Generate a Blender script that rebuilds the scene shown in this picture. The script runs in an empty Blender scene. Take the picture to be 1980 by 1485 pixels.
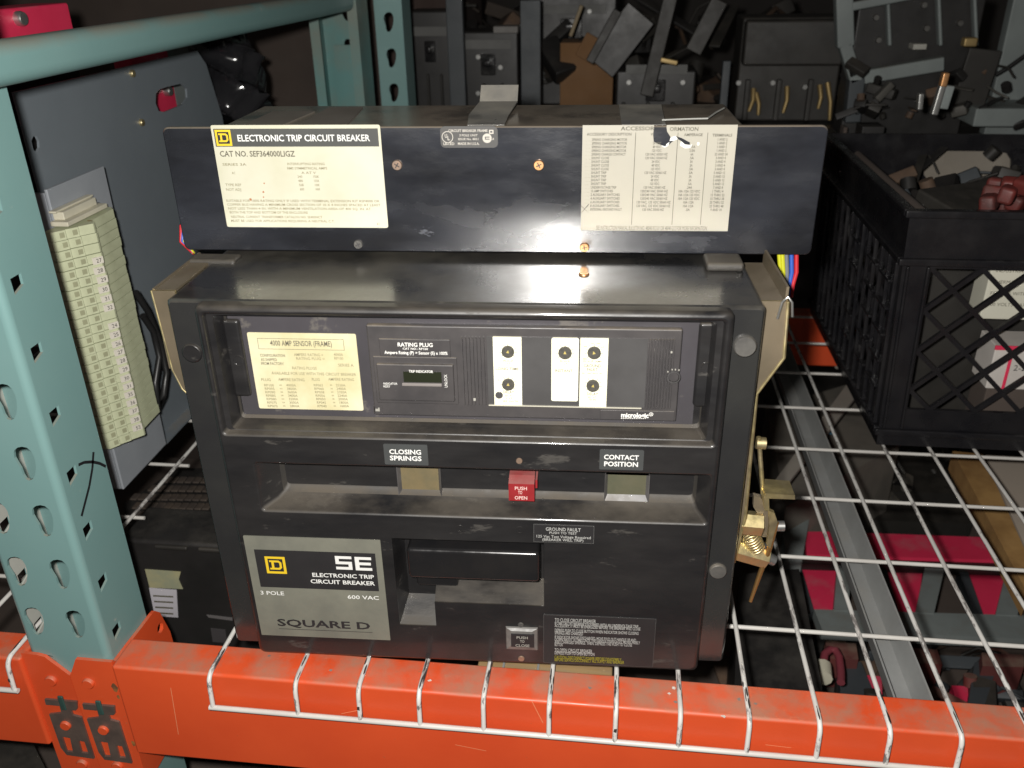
import bpy, bmesh, math, random
from mathutils import Vector, Matrix, geometry
import numpy as np
rnd = random.Random(7)
SC = bpy.context.scene
COL = SC.collection

# ------------------------------------------------------------------ camera
CAM = np.array([-0.20778, -0.74577, 0.65227]); YAW, PIT, ROL, FPX = -0.12761, 0.46303, 0.018255, 1673.75
def cam_axes():
    cy, sy, cp, sp, cr, sr = math.cos(YAW), math.sin(YAW), math.cos(PIT), math.sin(PIT), math.cos(ROL), math.sin(ROL)
    f0 = np.array([sy*cp, cy*cp, -sp]); r0 = np.array([cy, -sy, 0]); d0 = np.cross(f0, r0)
    return np.array([cr*r0+sr*d0, -sr*r0+cr*d0, f0])
AX = cam_axes()
cd = bpy.data.cameras.new('camera'); cam = bpy.data.objects.new('camera', cd); COL.objects.link(cam)
cd.sensor_width = 36; cd.lens = FPX/1980*36; cd.clip_start = 0.02; cd.clip_end = 60
cam.matrix_world = Matrix([[AX[0][i], -AX[1][i], -AX[2][i], CAM[i]] for i in range(3)] + [[0, 0, 0, 1]])
cd.dof.use_dof = True; cd.dof.focus_distance = 0.86; cd.dof.aperture_fstop = 7.5
SC.camera = cam
SC.cycles.sample_clamp_indirect = 0; SC.cycles.blur_glossy = 0.2

# ------------------------------------------------------------------ world, flash, exposure
wd = bpy.data.worlds.new('World'); SC.world = wd; wd.use_nodes = True
wd.node_tree.nodes['Background'].inputs[0].default_value = (1.0, 0.93, 0.86, 1); wd.node_tree.nodes['Background'].inputs[1].default_value = 0.032
SC.view_settings.view_transform = 'Standard'; SC.view_settings.look = 'None'; SC.view_settings.exposure = 0; SC.view_settings.gamma = 1
ld = bpy.data.lights.new('camera_flash', 'POINT'); ld.energy = 58; ld.shadow_soft_size = 0.013; ld.color = (1.0, 0.97, 0.92)
lo = bpy.data.objects.new('camera_flash', ld); COL.objects.link(lo)
lo.location = Vector(CAM - 0.040*AX[0] - 0.027*AX[1] + 0.0*AX[2])

# ------------------------------------------------------------------ measuring: photo point -> place on a known plane
def ray(x, y):
    return AX.T @ np.array([(x-990)/FPX, (y-742.5)/FPX, 1.0])
def at_z(x, y, z=0.0):
    d = ray(x, y); return Vector(CAM + d*(z-CAM[2])/d[2])
def at_y(x, y, Y):
    d = ray(x, y); return Vector(CAM + d*(Y-CAM[1])/d[1])
def at_x(x, y, X):
    d = ray(x, y); return Vector(CAM + d*(X-CAM[0])/d[0])
BO = np.array([-0.35, -0.09073, 0.003]); BYAW = 0.0431
BU = np.array([math.cos(BYAW), math.sin(BYAW), 0]); BV = np.array([-math.sin(BYAW), math.cos(BYAW), 0])
def P(x, y, v=0.0):                                   # on the breaker: plane at depth v -> (u, w)
    d = ray(x, y); o = BO + BV*v
    p = CAM + d*np.dot(o-CAM, BV)/np.dot(d, BV) - BO
    return float(p@BU), float(p[2])

# ------------------------------------------------------------------ materials
MATS = {}
def mat(name, base, rough=0.5, metal=0.0, base2=None, nscale=8.0, dust=0.0, dustcol=(0.2, 0.165, 0.12), wear=0.0, wearcol=(0.3, 0.3, 0.3),
        wscale=40.0, bump=0.0, bscale=200.0, rough2=None, stretch=(1, 1, 1), coat=0.0, coatr=0.09, dustscale=14.0, spec=0.5, trans=0.0, alpha=1.0):
    if name in MATS: return MATS[name]
    m = bpy.data.materials.new(name); m.use_nodes = True; nt = m.node_tree; N = nt.nodes; L = nt.links
    bs = N['Principled BSDF']
    tc = N.new('ShaderNodeTexCoord'); mp = N.new('ShaderNodeMapping'); mp.inputs['Scale'].default_value = stretch
    L.new(tc.outputs['Object'], mp.inputs['Vector'])
    def noise(scale, det=4, r=0.6):
        n = N.new('ShaderNodeTexNoise'); n.inputs['Scale'].default_value = scale; n.inputs['Detail'].default_value = det
        n.inputs['Roughness'].default_value = r; L.new(mp.outputs['Vector'], n.inputs['Vector']); return n.outputs['Fac']
    def rng(sock, a, b, c=0.0, d=1.0):
        r = N.new('ShaderNodeMapRange'); r.inputs[1].default_value = a; r.inputs[2].default_value = b; r.inputs[3].default_value = c; r.inputs[4].default_value = d
        L.new(sock, r.inputs[0]); return r.outputs[0]
    def mul(a, b):
        n = N.new('ShaderNodeMath'); n.operation = 'MULTIPLY'; L.new(a, n.inputs[0])
        if isinstance(b, float): n.inputs[1].default_value = b
        else: L.new(b, n.inputs[1])
        return n.outputs[0]
    def mix(f, a, b):
        n = N.new('ShaderNodeMix'); n.data_type = 'RGBA'; L.new(f, n.inputs[0])
        for i, q in ((6, a), (7, b)):
            if isinstance(q, tuple): n.inputs[i].default_value = (*q, 1)
            else: L.new(q, n.inputs[i])
        return n.outputs[2]
    def mixf(f, a, b):
        n = N.new('ShaderNodeMix'); L.new(f, n.inputs[0])
        for i, q in ((2, a), (3, b)):
            if isinstance(q, (int, float)): n.inputs[i].default_value = q
            else: L.new(q, n.inputs[i])
        return n.outputs[0]
    b2 = base2 or tuple(c*0.8 for c in base)
    nz = noise(nscale)
    col = mix(rng(nz, 0.35, 0.65), base, b2)
    ro = mixf(rng(noise(nscale*2.3), 0.35, 0.65), rough, rough2 if rough2 is not None else min(1, rough*1.25))
    if wear:
        wf = mul(rng(noise(wscale, 6, 0.7), 0.72-0.22*wear, 0.77-0.2*wear), 0.85)
        col = mix(wf, col, wearcol); ro = mixf(wf, ro, 0.7)
    if dust:
        ge = N.new('ShaderNodeNewGeometry'); sx = N.new('ShaderNodeSeparateXYZ'); L.new(ge.outputs['Normal'], sx.inputs[0])
        up = rng(sx.outputs[2], 0.1, 0.85)
        df = mul(mul(up, rng(noise(dustscale, 5, 0.65), 0.62-0.45*dust, 0.80-0.3*dust)), min(1.0, 0.45+dust*0.5))
        col = mix(df, col, dustcol); ro = mixf(df, ro, 0.85)
    L.new(col, bs.inputs['Base Color']); L.new(ro, bs.inputs['Roughness'])
    bs.inputs['Metallic'].default_value = metal; bs.inputs['Specular IOR Level'].default_value = spec
    bs.inputs['Coat Weight'].default_value = coat; bs.inputs['Coat Roughness'].default_value = coatr
    bs.inputs['Transmission Weight'].default_value = trans; bs.inputs['Alpha'].default_value = alpha
    if bump:
        bp = N.new('ShaderNodeBump'); bp.inputs['Strength'].default_value = bump; bp.inputs['Distance'].default_value = 0.002
        L.new(noise(bscale, 3), bp.inputs['Height']); L.new(bp.outputs[0], bs.inputs['Normal'])
    MATS[name] = m; return m
BLACK = mat('black moulded plastic', (0.0115, 0.0112, 0.012), 0.27, base2=(0.02, 0.0188, 0.0188), nscale=9, dust=0.6, dustcol=(0.075, 0.063, 0.048), dustscale=9, stretch=(0.8, 1, 2.6), wear=0.5, wearcol=(0.05, 0.046, 0.041), wscale=20, bump=0.04, bscale=260, rough2=0.46, coat=0.3)
DUSTB = mat('dust gathered in the corners', (0.03, 0.028, 0.026), 0.5, base2=(0.045, 0.04, 0.034), nscale=25, dust=0.8, dustcol=(0.085, 0.07, 0.052), dustscale=22)
HOOD = mat('black enamelled cover', (0.010, 0.0105, 0.013), 0.15, base2=(0.026, 0.028, 0.035), nscale=6, coat=1.0, coatr=0.175, dust=0.85, dustcol=(.19,.155,.115), wear=0.25, wearcol=(0.07, 0.075, 0.09), wscale=17, stretch=(1, 1, 2.6), rough2=0.34, bump=0.05, bscale=240)  # cloudy bluish second tone puts the flash haze into the colour
BASE = mat('black base moulding', (0.018, 0.018, 0.019), 0.18, base2=(0.026, 0.026, 0.025), nscale=8, coat=1.0, coatr=0.175, dust=0.5, dustcol=(.085,.076,.06), wear=0.22, wearcol=(0.08, 0.075, 0.065), wscale=22, rough2=0.32, bump=0.05, bscale=240, dustscale=8)
GLOSS = mat('glossy black plastic', (0.01, 0.01, 0.011), 0.14, base2=(0.015, 0.014, 0.014), nscale=20, rough2=0.28)
PURP = mat('purple grey panel', (0.052, 0.048, 0.054), 0.36, base2=(0.044, 0.041, 0.045), nscale=14, dust=0.4, wear=0.4, wearcol=(0.10, 0.09, 0.08), wscale=24)
TRIPB = mat('charcoal trip unit plastic', (0.044, 0.041, 0.042), 0.36, base2=(0.058, 0.053, 0.053), nscale=30, dust=0.45, wear=0.25, wearcol=(0.14, 0.13, 0.12), wscale=70)
TRIPG = mat('smoked window plastic', (0.07, 0.068, 0.068), 0.28, base2=(0.06, 0.058, 0.058), nscale=30)
CREAM = mat('aged cream label', (0.47, 0.455, 0.335), 0.45, base2=(0.54, 0.525, 0.42), nscale=11, wear=0.2, wearcol=(0.36, 0.30, 0.19), wscale=18)
CREAM2 = mat('yellowed cream label', (0.50, 0.455, 0.27), 0.45, base2=(0.63, 0.59, 0.41), nscale=16)
BEIGE = mat('beige foil label', (0.385, 0.36, 0.295), 0.5, base2=(0.35, 0.33, 0.275), nscale=12)
WHITE = mat('white print', (0.75, 0.75, 0.72), 0.6)
DIALW = mat('ivory setting plate', (0.8, 0.78, 0.62), 0.5, base2=(0.74, 0.72, 0.56), nscale=60)
PGREY = mat('grey print', (0.115, 0.105, 0.075), 0.6)
PGREYL = mat('faded grey print', (0.24, 0.215, 0.13), 0.6)
PGREYB = mat('olive grey print', (0.10, 0.095, 0.07), 0.6)
BANDG = mat('dark grey print band', (0.062, 0.064, 0.06), 0.5)
YELL = mat('yellow print', (0.75, 0.52, 0.02), 0.5)
YELLD = mat('dull yellow print', (0.3, 0.27, 0.02), 0.5)
NAMEG = mat('brushed grey nameplate', (0.195, 0.193, 0.155), 0.48, base2=(0.15, 0.15, 0.124), nscale=20, metal=0.1, wear=0.35, wearcol=(0.125, 0.12, 0.095), wscale=40)
NBLACK = mat('black print', (0.022, 0.021, 0.022), 0.45)
DGREYL = mat('dark grey label', (0.05, 0.053, 0.053), 0.5)
SILV = mat('silver lettering', (0.36, 0.35, 0.31), 0.5)
REDP = mat('red plastic', (0.26, 0.018, 0.022), 0.4, base2=(0.22, 0.016, 0.018), nscale=60, dust=0.8, dustcol=(0.26, 0.11, 0.10))
INDY = mat('indicator yellow', (0.15, 0.115, 0.058), 0.5, base2=(0.12, 0.10, 0.055), nscale=50, dust=0.4)
INDG = mat('indicator green', (0.09, 0.085, 0.052), 0.5, base2=(0.075, 0.076, 0.047), nscale=60)
BEZ = mat('worn grey bezel', (0.16, 0.15, 0.14), 0.4, base2=(0.1, 0.095, 0.09), nscale=50)
COPPER = mat('copper screw', (0.75, 0.38, 0.16), 0.35, 0.8, base2=(0.5, 0.28, 0.14), nscale=120)
BROWNS = mat('tarnished screw', (0.3, 0.2, 0.14), 0.45, 0.5, base2=(0.2, 0.15, 0.12), nscale=120)
STEEL = mat('bright steel', (0.6, 0.6, 0.58), 0.3, 0.9)
DSTEEL = mat('dull steel', (0.13, 0.125, 0.115), 0.42, 0.35, base2=(0.085, 0.082, 0.078), nscale=60, dust=0.4)
GOLD = mat('yellow zinc plating', (0.72, 0.60, 0.30), 0.34, 0.9, base2=(0.6, 0.5, 0.3), nscale=40, rough2=0.5)
GOLDD = mat('dusty zinc plate', (0.17, 0.135, 0.09), 0.45, 0.3, base2=(0.12, 0.098, 0.066), nscale=12, dust=0.7, dustcol=(0.15, 0.125, 0.095))
CUPR = mat('coppery rod', (0.72, 0.42, 0.16), 0.35, 0.9)
TEAL = mat('teal rack paint', (0.15, 0.265, 0.258), 0.33, base2=(0.166, 0.28, 0.271), nscale=5, dust=0.85, dustcol=(0.19, 0.185, 0.15), wear=0.22, wearcol=(0.30, 0.35, 0.32), wscale=50, bump=0.03, bscale=150)
TEALIN = mat('teal dusty inner steel', (0.10, 0.23, 0.22), 0.5, base2=(0.16, 0.19, 0.16), nscale=8, dust=0.3)
ORANGE = mat('orange beam paint', (0.66, 0.083, 0.023), 0.34, base2=(0.60, 0.070, 0.020), nscale=6, dust=0.5, dustcol=(0.28, 0.185, 0.125), dustscale=19, wear=0.22, wearcol=(0.36, 0.13, 0.06), wscale=90, bump=0.03, bscale=140)
WIREW = mat('white coated wire', (0.66, 0.65, 0.62), 0.33, base2=(0.6, 0.58, 0.55), nscale=30, wear=0.84, wearcol=(0.07, 0.06, 0.058), wscale=60, stretch=(2.0, 0.45, 0.8), dust=0.4, dustcol=(0.34, 0.31, 0.29), dustscale=20)
WIRES = mat('white coated cross wire', (0.58, 0.565, 0.53), 0.35, base2=(0.5, 0.48, 0.45), nscale=30, wear=0.1, wearcol=(0.12, 0.1, 0.1), wscale=60, stretch=(0.5, 1, 1))
GALV = mat('galvanised channel', (0.34, 0.345, 0.34), 0.4, 0.35, base2=(0.28, 0.285, 0.28), nscale=14, dust=0.3, dustcol=(0.34, 0.32, 0.28))
WOOD = mat('pine plank', (0.30, 0.20, 0.09), 0.7, base2=(0.2, 0.12, 0.05), nscale=6, stretch=(1.0, 8, 8), dust=0.3)
PANELG = mat('grey painted steel plate', (0.165, 0.19, 0.21), 0.4, base2=(0.15, 0.173, 0.193), nscale=6, dust=0.3)
BRKG = mat('light grey bracket', (0.30, 0.32, 0.345), 0.45, base2=(0.26, 0.28, 0.305), nscale=10)
TERM = mat('pale green terminal plastic', (0.52, 0.55, 0.37), 0.5, base2=(0.45, 0.475, 0.315), nscale=60, wear=0.15, wearcol=(0.36, 0.34, 0.22), wscale=150)
TERMD = mat('terminal screw well', (0.33, 0.335, 0.21), 0.5)
CLAMP = mat('ivory end clamp', (0.6, 0.57, 0.45), 0.5)
TAG = mat('white marker tag', (0.68, 0.64, 0.56), 0.5)
RUBBER = mat('black rubber', (0.012, 0.012, 0.012), 0.3, base2=(0.02, 0.02, 0.02))
FILM = mat('black plastic film', (0.012, 0.012, 0.014), 0.12, base2=(0.02, 0.02, 0.022), bump=0.6, bscale=22)
REDB = mat('red fibre board', (0.74, 0.035, 0.10), 0.45, base2=(0.66, 0.03, 0.085), nscale=10, dust=0.25, dustcol=(0.45, 0.16, 0.18))
CRATE = mat('black crate plastic', (0.009, 0.009, 0.011), 0.2, base2=(0.015, 0.014, 0.015), nscale=12, dust=0.12, dustcol=(.08,.075,.07), rough2=0.4)
PAPER = mat('printed paper', (0.62, 0.6, 0.5), 0.7, base2=(0.55, 0.54, 0.45), nscale=5)
CARD = mat('brown cardboard', (0.2, 0.105, 0.045), 0.8, base2=(0.15, 0.08, 0.035), nscale=5)
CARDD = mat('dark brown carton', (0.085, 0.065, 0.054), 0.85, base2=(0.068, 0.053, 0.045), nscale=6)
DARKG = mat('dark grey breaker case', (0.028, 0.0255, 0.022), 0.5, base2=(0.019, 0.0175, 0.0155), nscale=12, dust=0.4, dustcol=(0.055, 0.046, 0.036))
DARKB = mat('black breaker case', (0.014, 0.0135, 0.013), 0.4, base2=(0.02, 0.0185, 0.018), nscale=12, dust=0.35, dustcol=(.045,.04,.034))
GREYM = mat('grey painted metal', (0.20, 0.225, 0.22), 0.5, base2=(0.15, 0.17, 0.168), nscale=7, dust=0.4, dustcol=(.16,.15,.13), wear=.3, wearcol=(.1,.09,.08))
GREYB = mat('blue grey steel', (0.05, 0.058, 0.064), 0.5, base2=(0.04, 0.046, 0.052), nscale=7)
BRASS = mat('brass lug', (0.40, 0.29, 0.13), 0.45, 0.7)
BEIGEB = mat('beige board', (0.40, 0.34, 0.28), 0.7, base2=(0.36, 0.31, 0.26), nscale=5)
EDGEB = mat('brown board edge', (0.38, 0.22, 0.075), 0.75, base2=(0.22, 0.115, 0.035), nscale=14)
BRICK = mat('dull red block', (0.15, 0.035, 0.03), 0.6, base2=(0.11, 0.03, 0.028), nscale=10, dust=0.5)
FLOORM = mat('dark concrete', (0.06, 0.055, 0.05), 0.8, base2=(0.045, 0.042, 0.04), nscale=3)
WALLM = mat('dim warehouse wall', (0.06, 0.055, 0.05), 0.85, base2=(0.05, 0.045, 0.042), nscale=2)
INK = mat('black marker ink', (0.012, 0.012, 0.014), 0.5)
CLEARS = mat('grey plastic strap', (0.17, 0.165, 0.155), 0.25, base2=(0.13, 0.127, 0.12), nscale=20, dust=0.5, dustcol=(0.26, 0.24, 0.2))
WYEL = mat('yellow wire sheath', (0.55, 0.55, 0.02), 0.4); WGRY = mat('grey wire sheath', (0.16, 0.17, 0.19), 0.4)
WBLU = mat('blue wire sheath', (0.03, 0.10, 0.45), 0.4); WRED = mat('red wire sheath', (0.5, 0.02, 0.03), 0.4)
RUST = mat('rust stain', (0.4, 0.16, 0.06), 0.7)
PINK = mat('pink hook', (0.22, 0.04, 0.055), 0.5)
CLIPM = mat('worn spring steel', (0.2, 0.145, 0.12), 0.4, 0.5, base2=(0.14, 0.105, 0.09), nscale=40)

# ------------------------------------------------------------------ mesh helpers
ROOTM = {}
def tag(o, label=None, cat=None, group=None, kind=None):
    if label: o['label'] = label
    if cat: o['category'] = cat
    if group: o['group'] = group
    if kind: o['kind'] = kind
    return o
def thing(name, label, cat, loc=(0, 0, 0), rz=0.0, group=None):
    o = bpy.data.objects.new(name, None); COL.objects.link(o); o.location = loc; o.rotation_euler = (0, 0, rz); o.empty_display_size = 0.02
    ROOTM[o.name] = Matrix.Translation(Vector(loc)) @ Matrix.Rotation(rz, 4, 'Z')
    return tag(o, label, cat, group)
def root_of(o):
    while o.parent: o = o.parent
    return o
def rrect(x0, x1, y0, y1, r=0.0, n=3):
    if r <= 0: return [(x0, y0), (x1, y0), (x1, y1), (x0, y1)]
    pts = []
    for cx, cy, a0 in ((x1-r, y0+r, -90), (x1-r, y1-r, 0), (x0+r, y1-r, 90), (x0+r, y0+r, 180)):
        for k in range(n+1):
            a = math.radians(a0 + 90*k/n); pts.append((cx+r*math.cos(a), cy+r*math.sin(a)))
    return pts
def circle(cx, cy, r, n=16):
    return [(cx+r*math.cos(2*math.pi*k/n), cy+r*math.sin(2*math.pi*k/n)) for k in range(n)]
def inside(pt, poly):
    x, y = pt; c = False; j = len(poly)-1
    for i in range(len(poly)):
        xi, yi = poly[i]; xj, yj = poly[j]
        if (yi > y) != (yj > y) and x < (xj-xi)*(y-yi)/(yj-yi)+xi: c = not c
        j = i
    return c
def cdt(outer, holes):
    vs = [Vector(p) for p in outer]; es = [(i, (i+1) % len(outer)) for i in range(len(outer))]
    for h in holes:
        b = len(vs); vs += [Vector(p) for p in h]; es += [(b+i, b+(i+1) % len(h)) for i in range(len(h))]
    v, e, f, *_ = geometry.delaunay_2d_cdt(vs, es, [], 0, 1e-7)
    out = []
    for t in f:
        c = sum((v[i] for i in t), Vector((0, 0)))/len(t)
        if inside(c, outer) and not any(inside(c, h) for h in holes): out.append(list(t))
    return [tuple(p) for p in v], out
XZ = lambda p, d: (p[0], d, p[1])        # plan coordinates (x, z), depth y
YZ = lambda p, d: (d, p[0], p[1])        # plan coordinates (y, z), depth x
XY = lambda p, d: (p[0], p[1], d)        # plan coordinates (x, y), depth z
class MB:
    def __init__(s): s.v = []; s.f = []; s.m = []; s.sm = []
    def add(s, vs, fs, mi=0, smooth=False):
        b = len(s.v); s.v += [tuple(p) for p in vs]
        for f in fs: s.f.append([b+i for i in f]); s.m.append(mi); s.sm.append(smooth)
        return s
    def box(s, lo, hi, mi=0, M=None):
        (a, b, c), (d, e, f) = lo, hi
        vs = [(a, b, c), (d, b, c), (d, e, c), (a, e, c), (a, b, f), (d, b, f), (d, e, f), (a, e, f)]
        if M is not None: vs = [tuple(M @ Vector(p)) for p in vs]
        return s.add(vs, [(0, 3, 2, 1), (4, 5, 6, 7), (0, 1, 5, 4), (1, 2, 6, 5), (2, 3, 7, 6), (3, 0, 4, 7)], mi)
    def rbox(s, lo, hi, r=0.002, mi=0, seg=2, M=None):
        bm = bmesh.new(); t = MB().box(lo, hi); vv = [bm.verts.new(p) for p in t.v]
        for f in t.f: bm.faces.new([vv[i] for i in f])
        r = min(r, 0.45*min(abs(hi[i]-lo[i]) for i in range(3)))
        bmesh.ops.bevel(bm, geom=bm.edges[:], offset=r, segments=seg, profile=0.5, affect='EDGES')
        bm.verts.index_update()
        vs = [v.co.copy() for v in bm.verts]
        if M is not None: vs = [M @ p for p in vs]
        s.add([tuple(p) for p in vs], [[v.index for v in f.verts] for f in bm.faces], mi, True); bm.free(); return s
    def plate(s, outer, d0, d1, plane=XZ, holes=(), mi=0, mi_side=None):
        v, t = cdt(outer, holes); n = len(v)
        s.add([plane(p, d0) for p in v] + [plane(p, d1) for p in v], t + [[i+n for i in reversed(f)] for f in t], mi)
        for poly in (outer, *holes):
            k = len(poly)
            s.add([plane(p, d0) for p in poly] + [plane(p, d1) for p in poly], [(i, (i+1) % k, (i+1) % k+k, i+k) for i in range(k)], mi if mi_side is None else mi_side)
        return s
    def sheet(s, outer, d, plane=XZ, holes=(), mi=0):
        v, t = cdt(outer, holes); return s.add([plane(p, d) for p in v], t, mi)
    def loft(s, rings, mi=0, smooth=False, close=False, cap=False):
        n = len(rings[0]); vs = [p for r in rings for p in r]; fs = []
        for k in range(len(rings)-1):
            for i in range(n): fs.append((k*n+i, k*n+(i+1) % n, (k+1)*n+(i+1) % n, (k+1)*n+i))
        s.add(vs, fs, mi, smooth)
        if cap: s.add(rings[-1], [list(range(n))], mi)
        return s
    def tube(s, path, r, n=8, mi=0, cap=True, smooth=True):
        path = [Vector(p) for p in path]; rings = []; up = None
        for i, p in enumerate(path):
            a = path[max(0, i-1)]; b = path[min(len(path)-1, i+1)]; t = (b-a).normalized()
            if up is None: up = t.orthogonal().normalized()
            up = (up - t*up.dot(t)).normalized(); sd = t.cross(up)
            rr = r[i] if isinstance(r, (list, tuple)) else r
            rings.append([tuple(p + up*(rr*math.cos(2*math.pi*k/n)) + sd*(rr*math.sin(2*math.pi*k/n))) for k in range(n)])
        s.loft(rings, mi, smooth)
        if cap: s.add(rings[0], [list(range(n))], mi); s.add(rings[-1], [list(reversed(range(n)))], mi)
        return s
    def disc(s, c, r, d0, d1, plane=XZ, n=18, mi=0, r1=None, mi_cap=None):
        a = circle(c[0], c[1], r, n); b = circle(c[0], c[1], r1 or r*0.86, n); dm = d0+(d1-d0)*0.7
        s.loft([[plane(p, d0) for p in a], [plane(p, dm) for p in a], [plane(p, d1) for p in b]], mi, True)
        s.add([plane(p, d1) for p in b], [list(range(n))], mi if mi_cap is None else mi_cap); return s
    def build(s, name, mats, parent=None, local=False, origin=None, label=None, kind=None):
        me = bpy.data.meshes.new(name)
        vs = s.v
        if parent is not None and not local:
            Mi = ROOTM[root_of(parent).name].inverted(); vs = [tuple(Mi @ Vector(p)) for p in vs]
        if parent is None and origin is not None:
            vs = [(p[0]-origin[0], p[1]-origin[1], p[2]-origin[2]) for p in vs]
        me.from_pydata(vs, [], s.f)
        if not isinstance(mats, (list, tuple)): mats = [mats]
        for m in mats: me.materials.append(m)
        me.polygons.foreach_set('material_index', s.m); me.polygons.foreach_set('use_smooth', s.sm)
        bm = bmesh.new(); bm.from_mesh(me); bmesh.ops.remove_doubles(bm, verts=bm.verts, dist=1e-6); bmesh.ops.recalc_face_normals(bm, faces=bm.faces); bm.to_mesh(me); bm.free()
        o = bpy.data.objects.new(name, me); COL.objects.link(o)
        if any(s.sm) and len(s.f) < 4000:
            w = o.modifiers.new('weighted_normals', 'WEIGHTED_NORMAL'); w.mode = 'FACE_AREA'; w.weight = 50; w.keep_sharp = True
        if parent is not None: o.parent = parent
        elif origin is not None: o.location = origin
        if label: o['label'] = label
        if kind: o['kind'] = kind
        return o
def arc(path, k, r, n=4):                              # round the corner k of a polyline
    p = [Vector(q) for q in path]; a = (p[k-1]-p[k]).normalized(); b = (p[k+1]-p[k]).normalized(); o = p[k]
    s0, s1 = o+a*r, o+b*r; out = [tuple(q) for q in p[:k]]
    for i in range(n+1):
        t = i/n; out.append(tuple(s0*(1-t)**2 + o*2*t*(1-t) + s1*t*t))
    return out + [tuple(q) for q in p[k+1:]]

# ------------------------------------------------------------------ lettering: one small flat mesh per glyph, set by hand
GL = {}
_fc = {}
def glyph(ch, bold):
    if (ch, bold) in GL: return GL[ch, bold]
    if bold not in _fc:
        c = bpy.data.curves.new('glyph', 'FONT'); c.resolution_u = 2; c.fill_mode = 'FRONT'; c.size = 1.0; c.offset = 0.018*bold
        o = bpy.data.objects.new('glyph', c); COL.objects.link(o); _fc[bold] = (c, o)
    c, o = _fc[bold]
    def ev(b):
        c.body = b; bpy.context.view_layer.update(); e = o.evaluated_get(bpy.context.evaluated_depsgraph_get()); me = e.to_mesh()
        vs = [(v.co.x, v.co.y) for v in me.vertices]; fs = [list(p.vertices) for p in me.polygons]; e.to_mesh_clear(); return vs, fs
    def wid(b):
        v, _ = ev(b); return max(p[0] for p in v)-min(p[0] for p in v)
    adv = wid('H'+ch+'H')-wid('HH'); vs, fs = ev(ch) if ch != ' ' else ([], [])
    GL[ch, bold] = (vs, fs, adv); return GL[ch, bold]
def text_into(mb, s, x, y, h, width=None, d=0.0, plane=XZ, bold=0, mi=0, align='L', fn=None):
    k = h/0.72; pen = 0; items = []
    for ch in s:
        vs, fs, adv = glyph(ch, bold); items.append((vs, fs, pen)); pen += adv
    kx = width/pen if width else k
    off = {'L': 0, 'C': -pen*kx/2, 'R': -pen*kx}[align]
    for vs, fs, p in items:
        if vs:
            pts = [(x+off+(p+a)*kx, y+b*k) for a, b in vs]
            if fn: pts = [fn(q) for q in pts]
            mb.add([plane(q, d) for q in pts], fs, mi)
class Zoom:                                            # reads positions measured in an enlarged part of the photograph
    def __init__(s, x0, y0, k, v): s.x0, s.y0, s.k, s.v = x0, y0, k, v
    def p(s, x, y): return P(s.x0+x/s.k, s.y0+y/s.k, s.v)
    def text(s, mb, t, x0, x1, yb, cap, bold=0, mi=0, lift=0.0004):
        bold = bold or .7
        u0, w0 = s.p(x0, yb); u1, _ = s.p(x1, yb); w1 = s.p(x0, yb-cap)[1]
        text_into(mb, t, u0, w0, w1-w0, u1-u0, s.v-lift, XZ, bold, mi)
    def rect(s, x0, y0, x1, y1):
        a = s.p(x0, y0); b = s.p(x1, y0); c = s.p(x0, y1); d = s.p(x1, y1)
        return (a[0]+c[0])/2, (b[0]+d[0])/2, (c[1]+d[1])/2, (a[1]+b[1])/2
def quad(z, tl, tr, br, bl):
    a, b, c, d = z.p(*tl), z.p(*tr), z.p(*br), z.p(*bl)
    return (a[0]+d[0])/2, (b[0]+c[0])/2, (c[1]+d[1])/2, (a[1]+b[1])/2
def emblem(mb, u0, u1, w0, w1, d, my, mb_):            # the letter D in a square frame
    W, H = u1-u0, w1-w0; f = lambda x, y: (u0+x*W, w0+y*H)
    sq = lambda a: [f(a, a), f(1-a, a), f(1-a, 1-a), f(a, 1-a)]
    mb.sheet(sq(0), d, XZ, [sq(.13)], my); mb.sheet(sq(.13), d+0.0001, XZ, [], mb_)
    D = [(.2, .24), (.68, .24), (.8, .36), (.8, .66), (.68, .78), (.2, .78), (.2, .68), (.3, .68), (.3, .34), (.2, .34)]
    hole = [(.42, .35), (.64, .35), (.69, .40), (.69, .62), (.64, .67), (.42, .67)]
    mb.sheet([f(*p) for p in D], d-0.0001, XZ, [[f(*p) for p in hole]], my)

# ================================================================== THE CIRCUIT BREAKER
brk = thing('circuit_breaker', 'large black electronic trip circuit breaker standing on the white wire deck', 'circuit breaker', tuple(BO), BYAW)
def part(mb, name, mats, parent=brk, **k): return mb.build(name, mats, parent, local=True, **k)

# base moulding
def ring(poly, v): return [(p[0], v, p[1]) for p in poly]
m = MB(); q0 = rrect(-0.241, 0.2665, 0.0005, 0.3868, 0.004, 3); q1 = rrect(-0.240, 0.2655, 0.0015, 0.3858, 0.004, 3); q2 = rrect(-0.2385, 0.264, 0.003, 0.3843, 0.003, 3); qi = rrect(-0.2115, 0.239, 0.0045, 0.3845, 0.004, 3)
m.loft([ring(q0, .25), ring(q0, .0155)]); m.loft([ring(q0, .0155), ring(q1, .0133), ring(q2, .012)], 0, True); m.sheet(q2, .012, XZ, [qi]); m.loft([ring(qi, .012), ring(qi, .034)]); m.sheet(qi, .034); m.sheet(q0, .25)
base = part(m, 'base_housing', BASE)
for lo_, hi_ in (((0.228, 0.098, 0.3865), (0.262, 0.1295, 0.395)), ((-0.262, 0.108, 0.380), (-0.215, 0.1295, 0.3905))): part(MB().rbox(lo_, hi_, 0.003), 'corner_lug', mat('dusty dark lug', (.035,.032,.028), .5, dust=.7, dustcol=(.1,.085,.065)), base)

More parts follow.
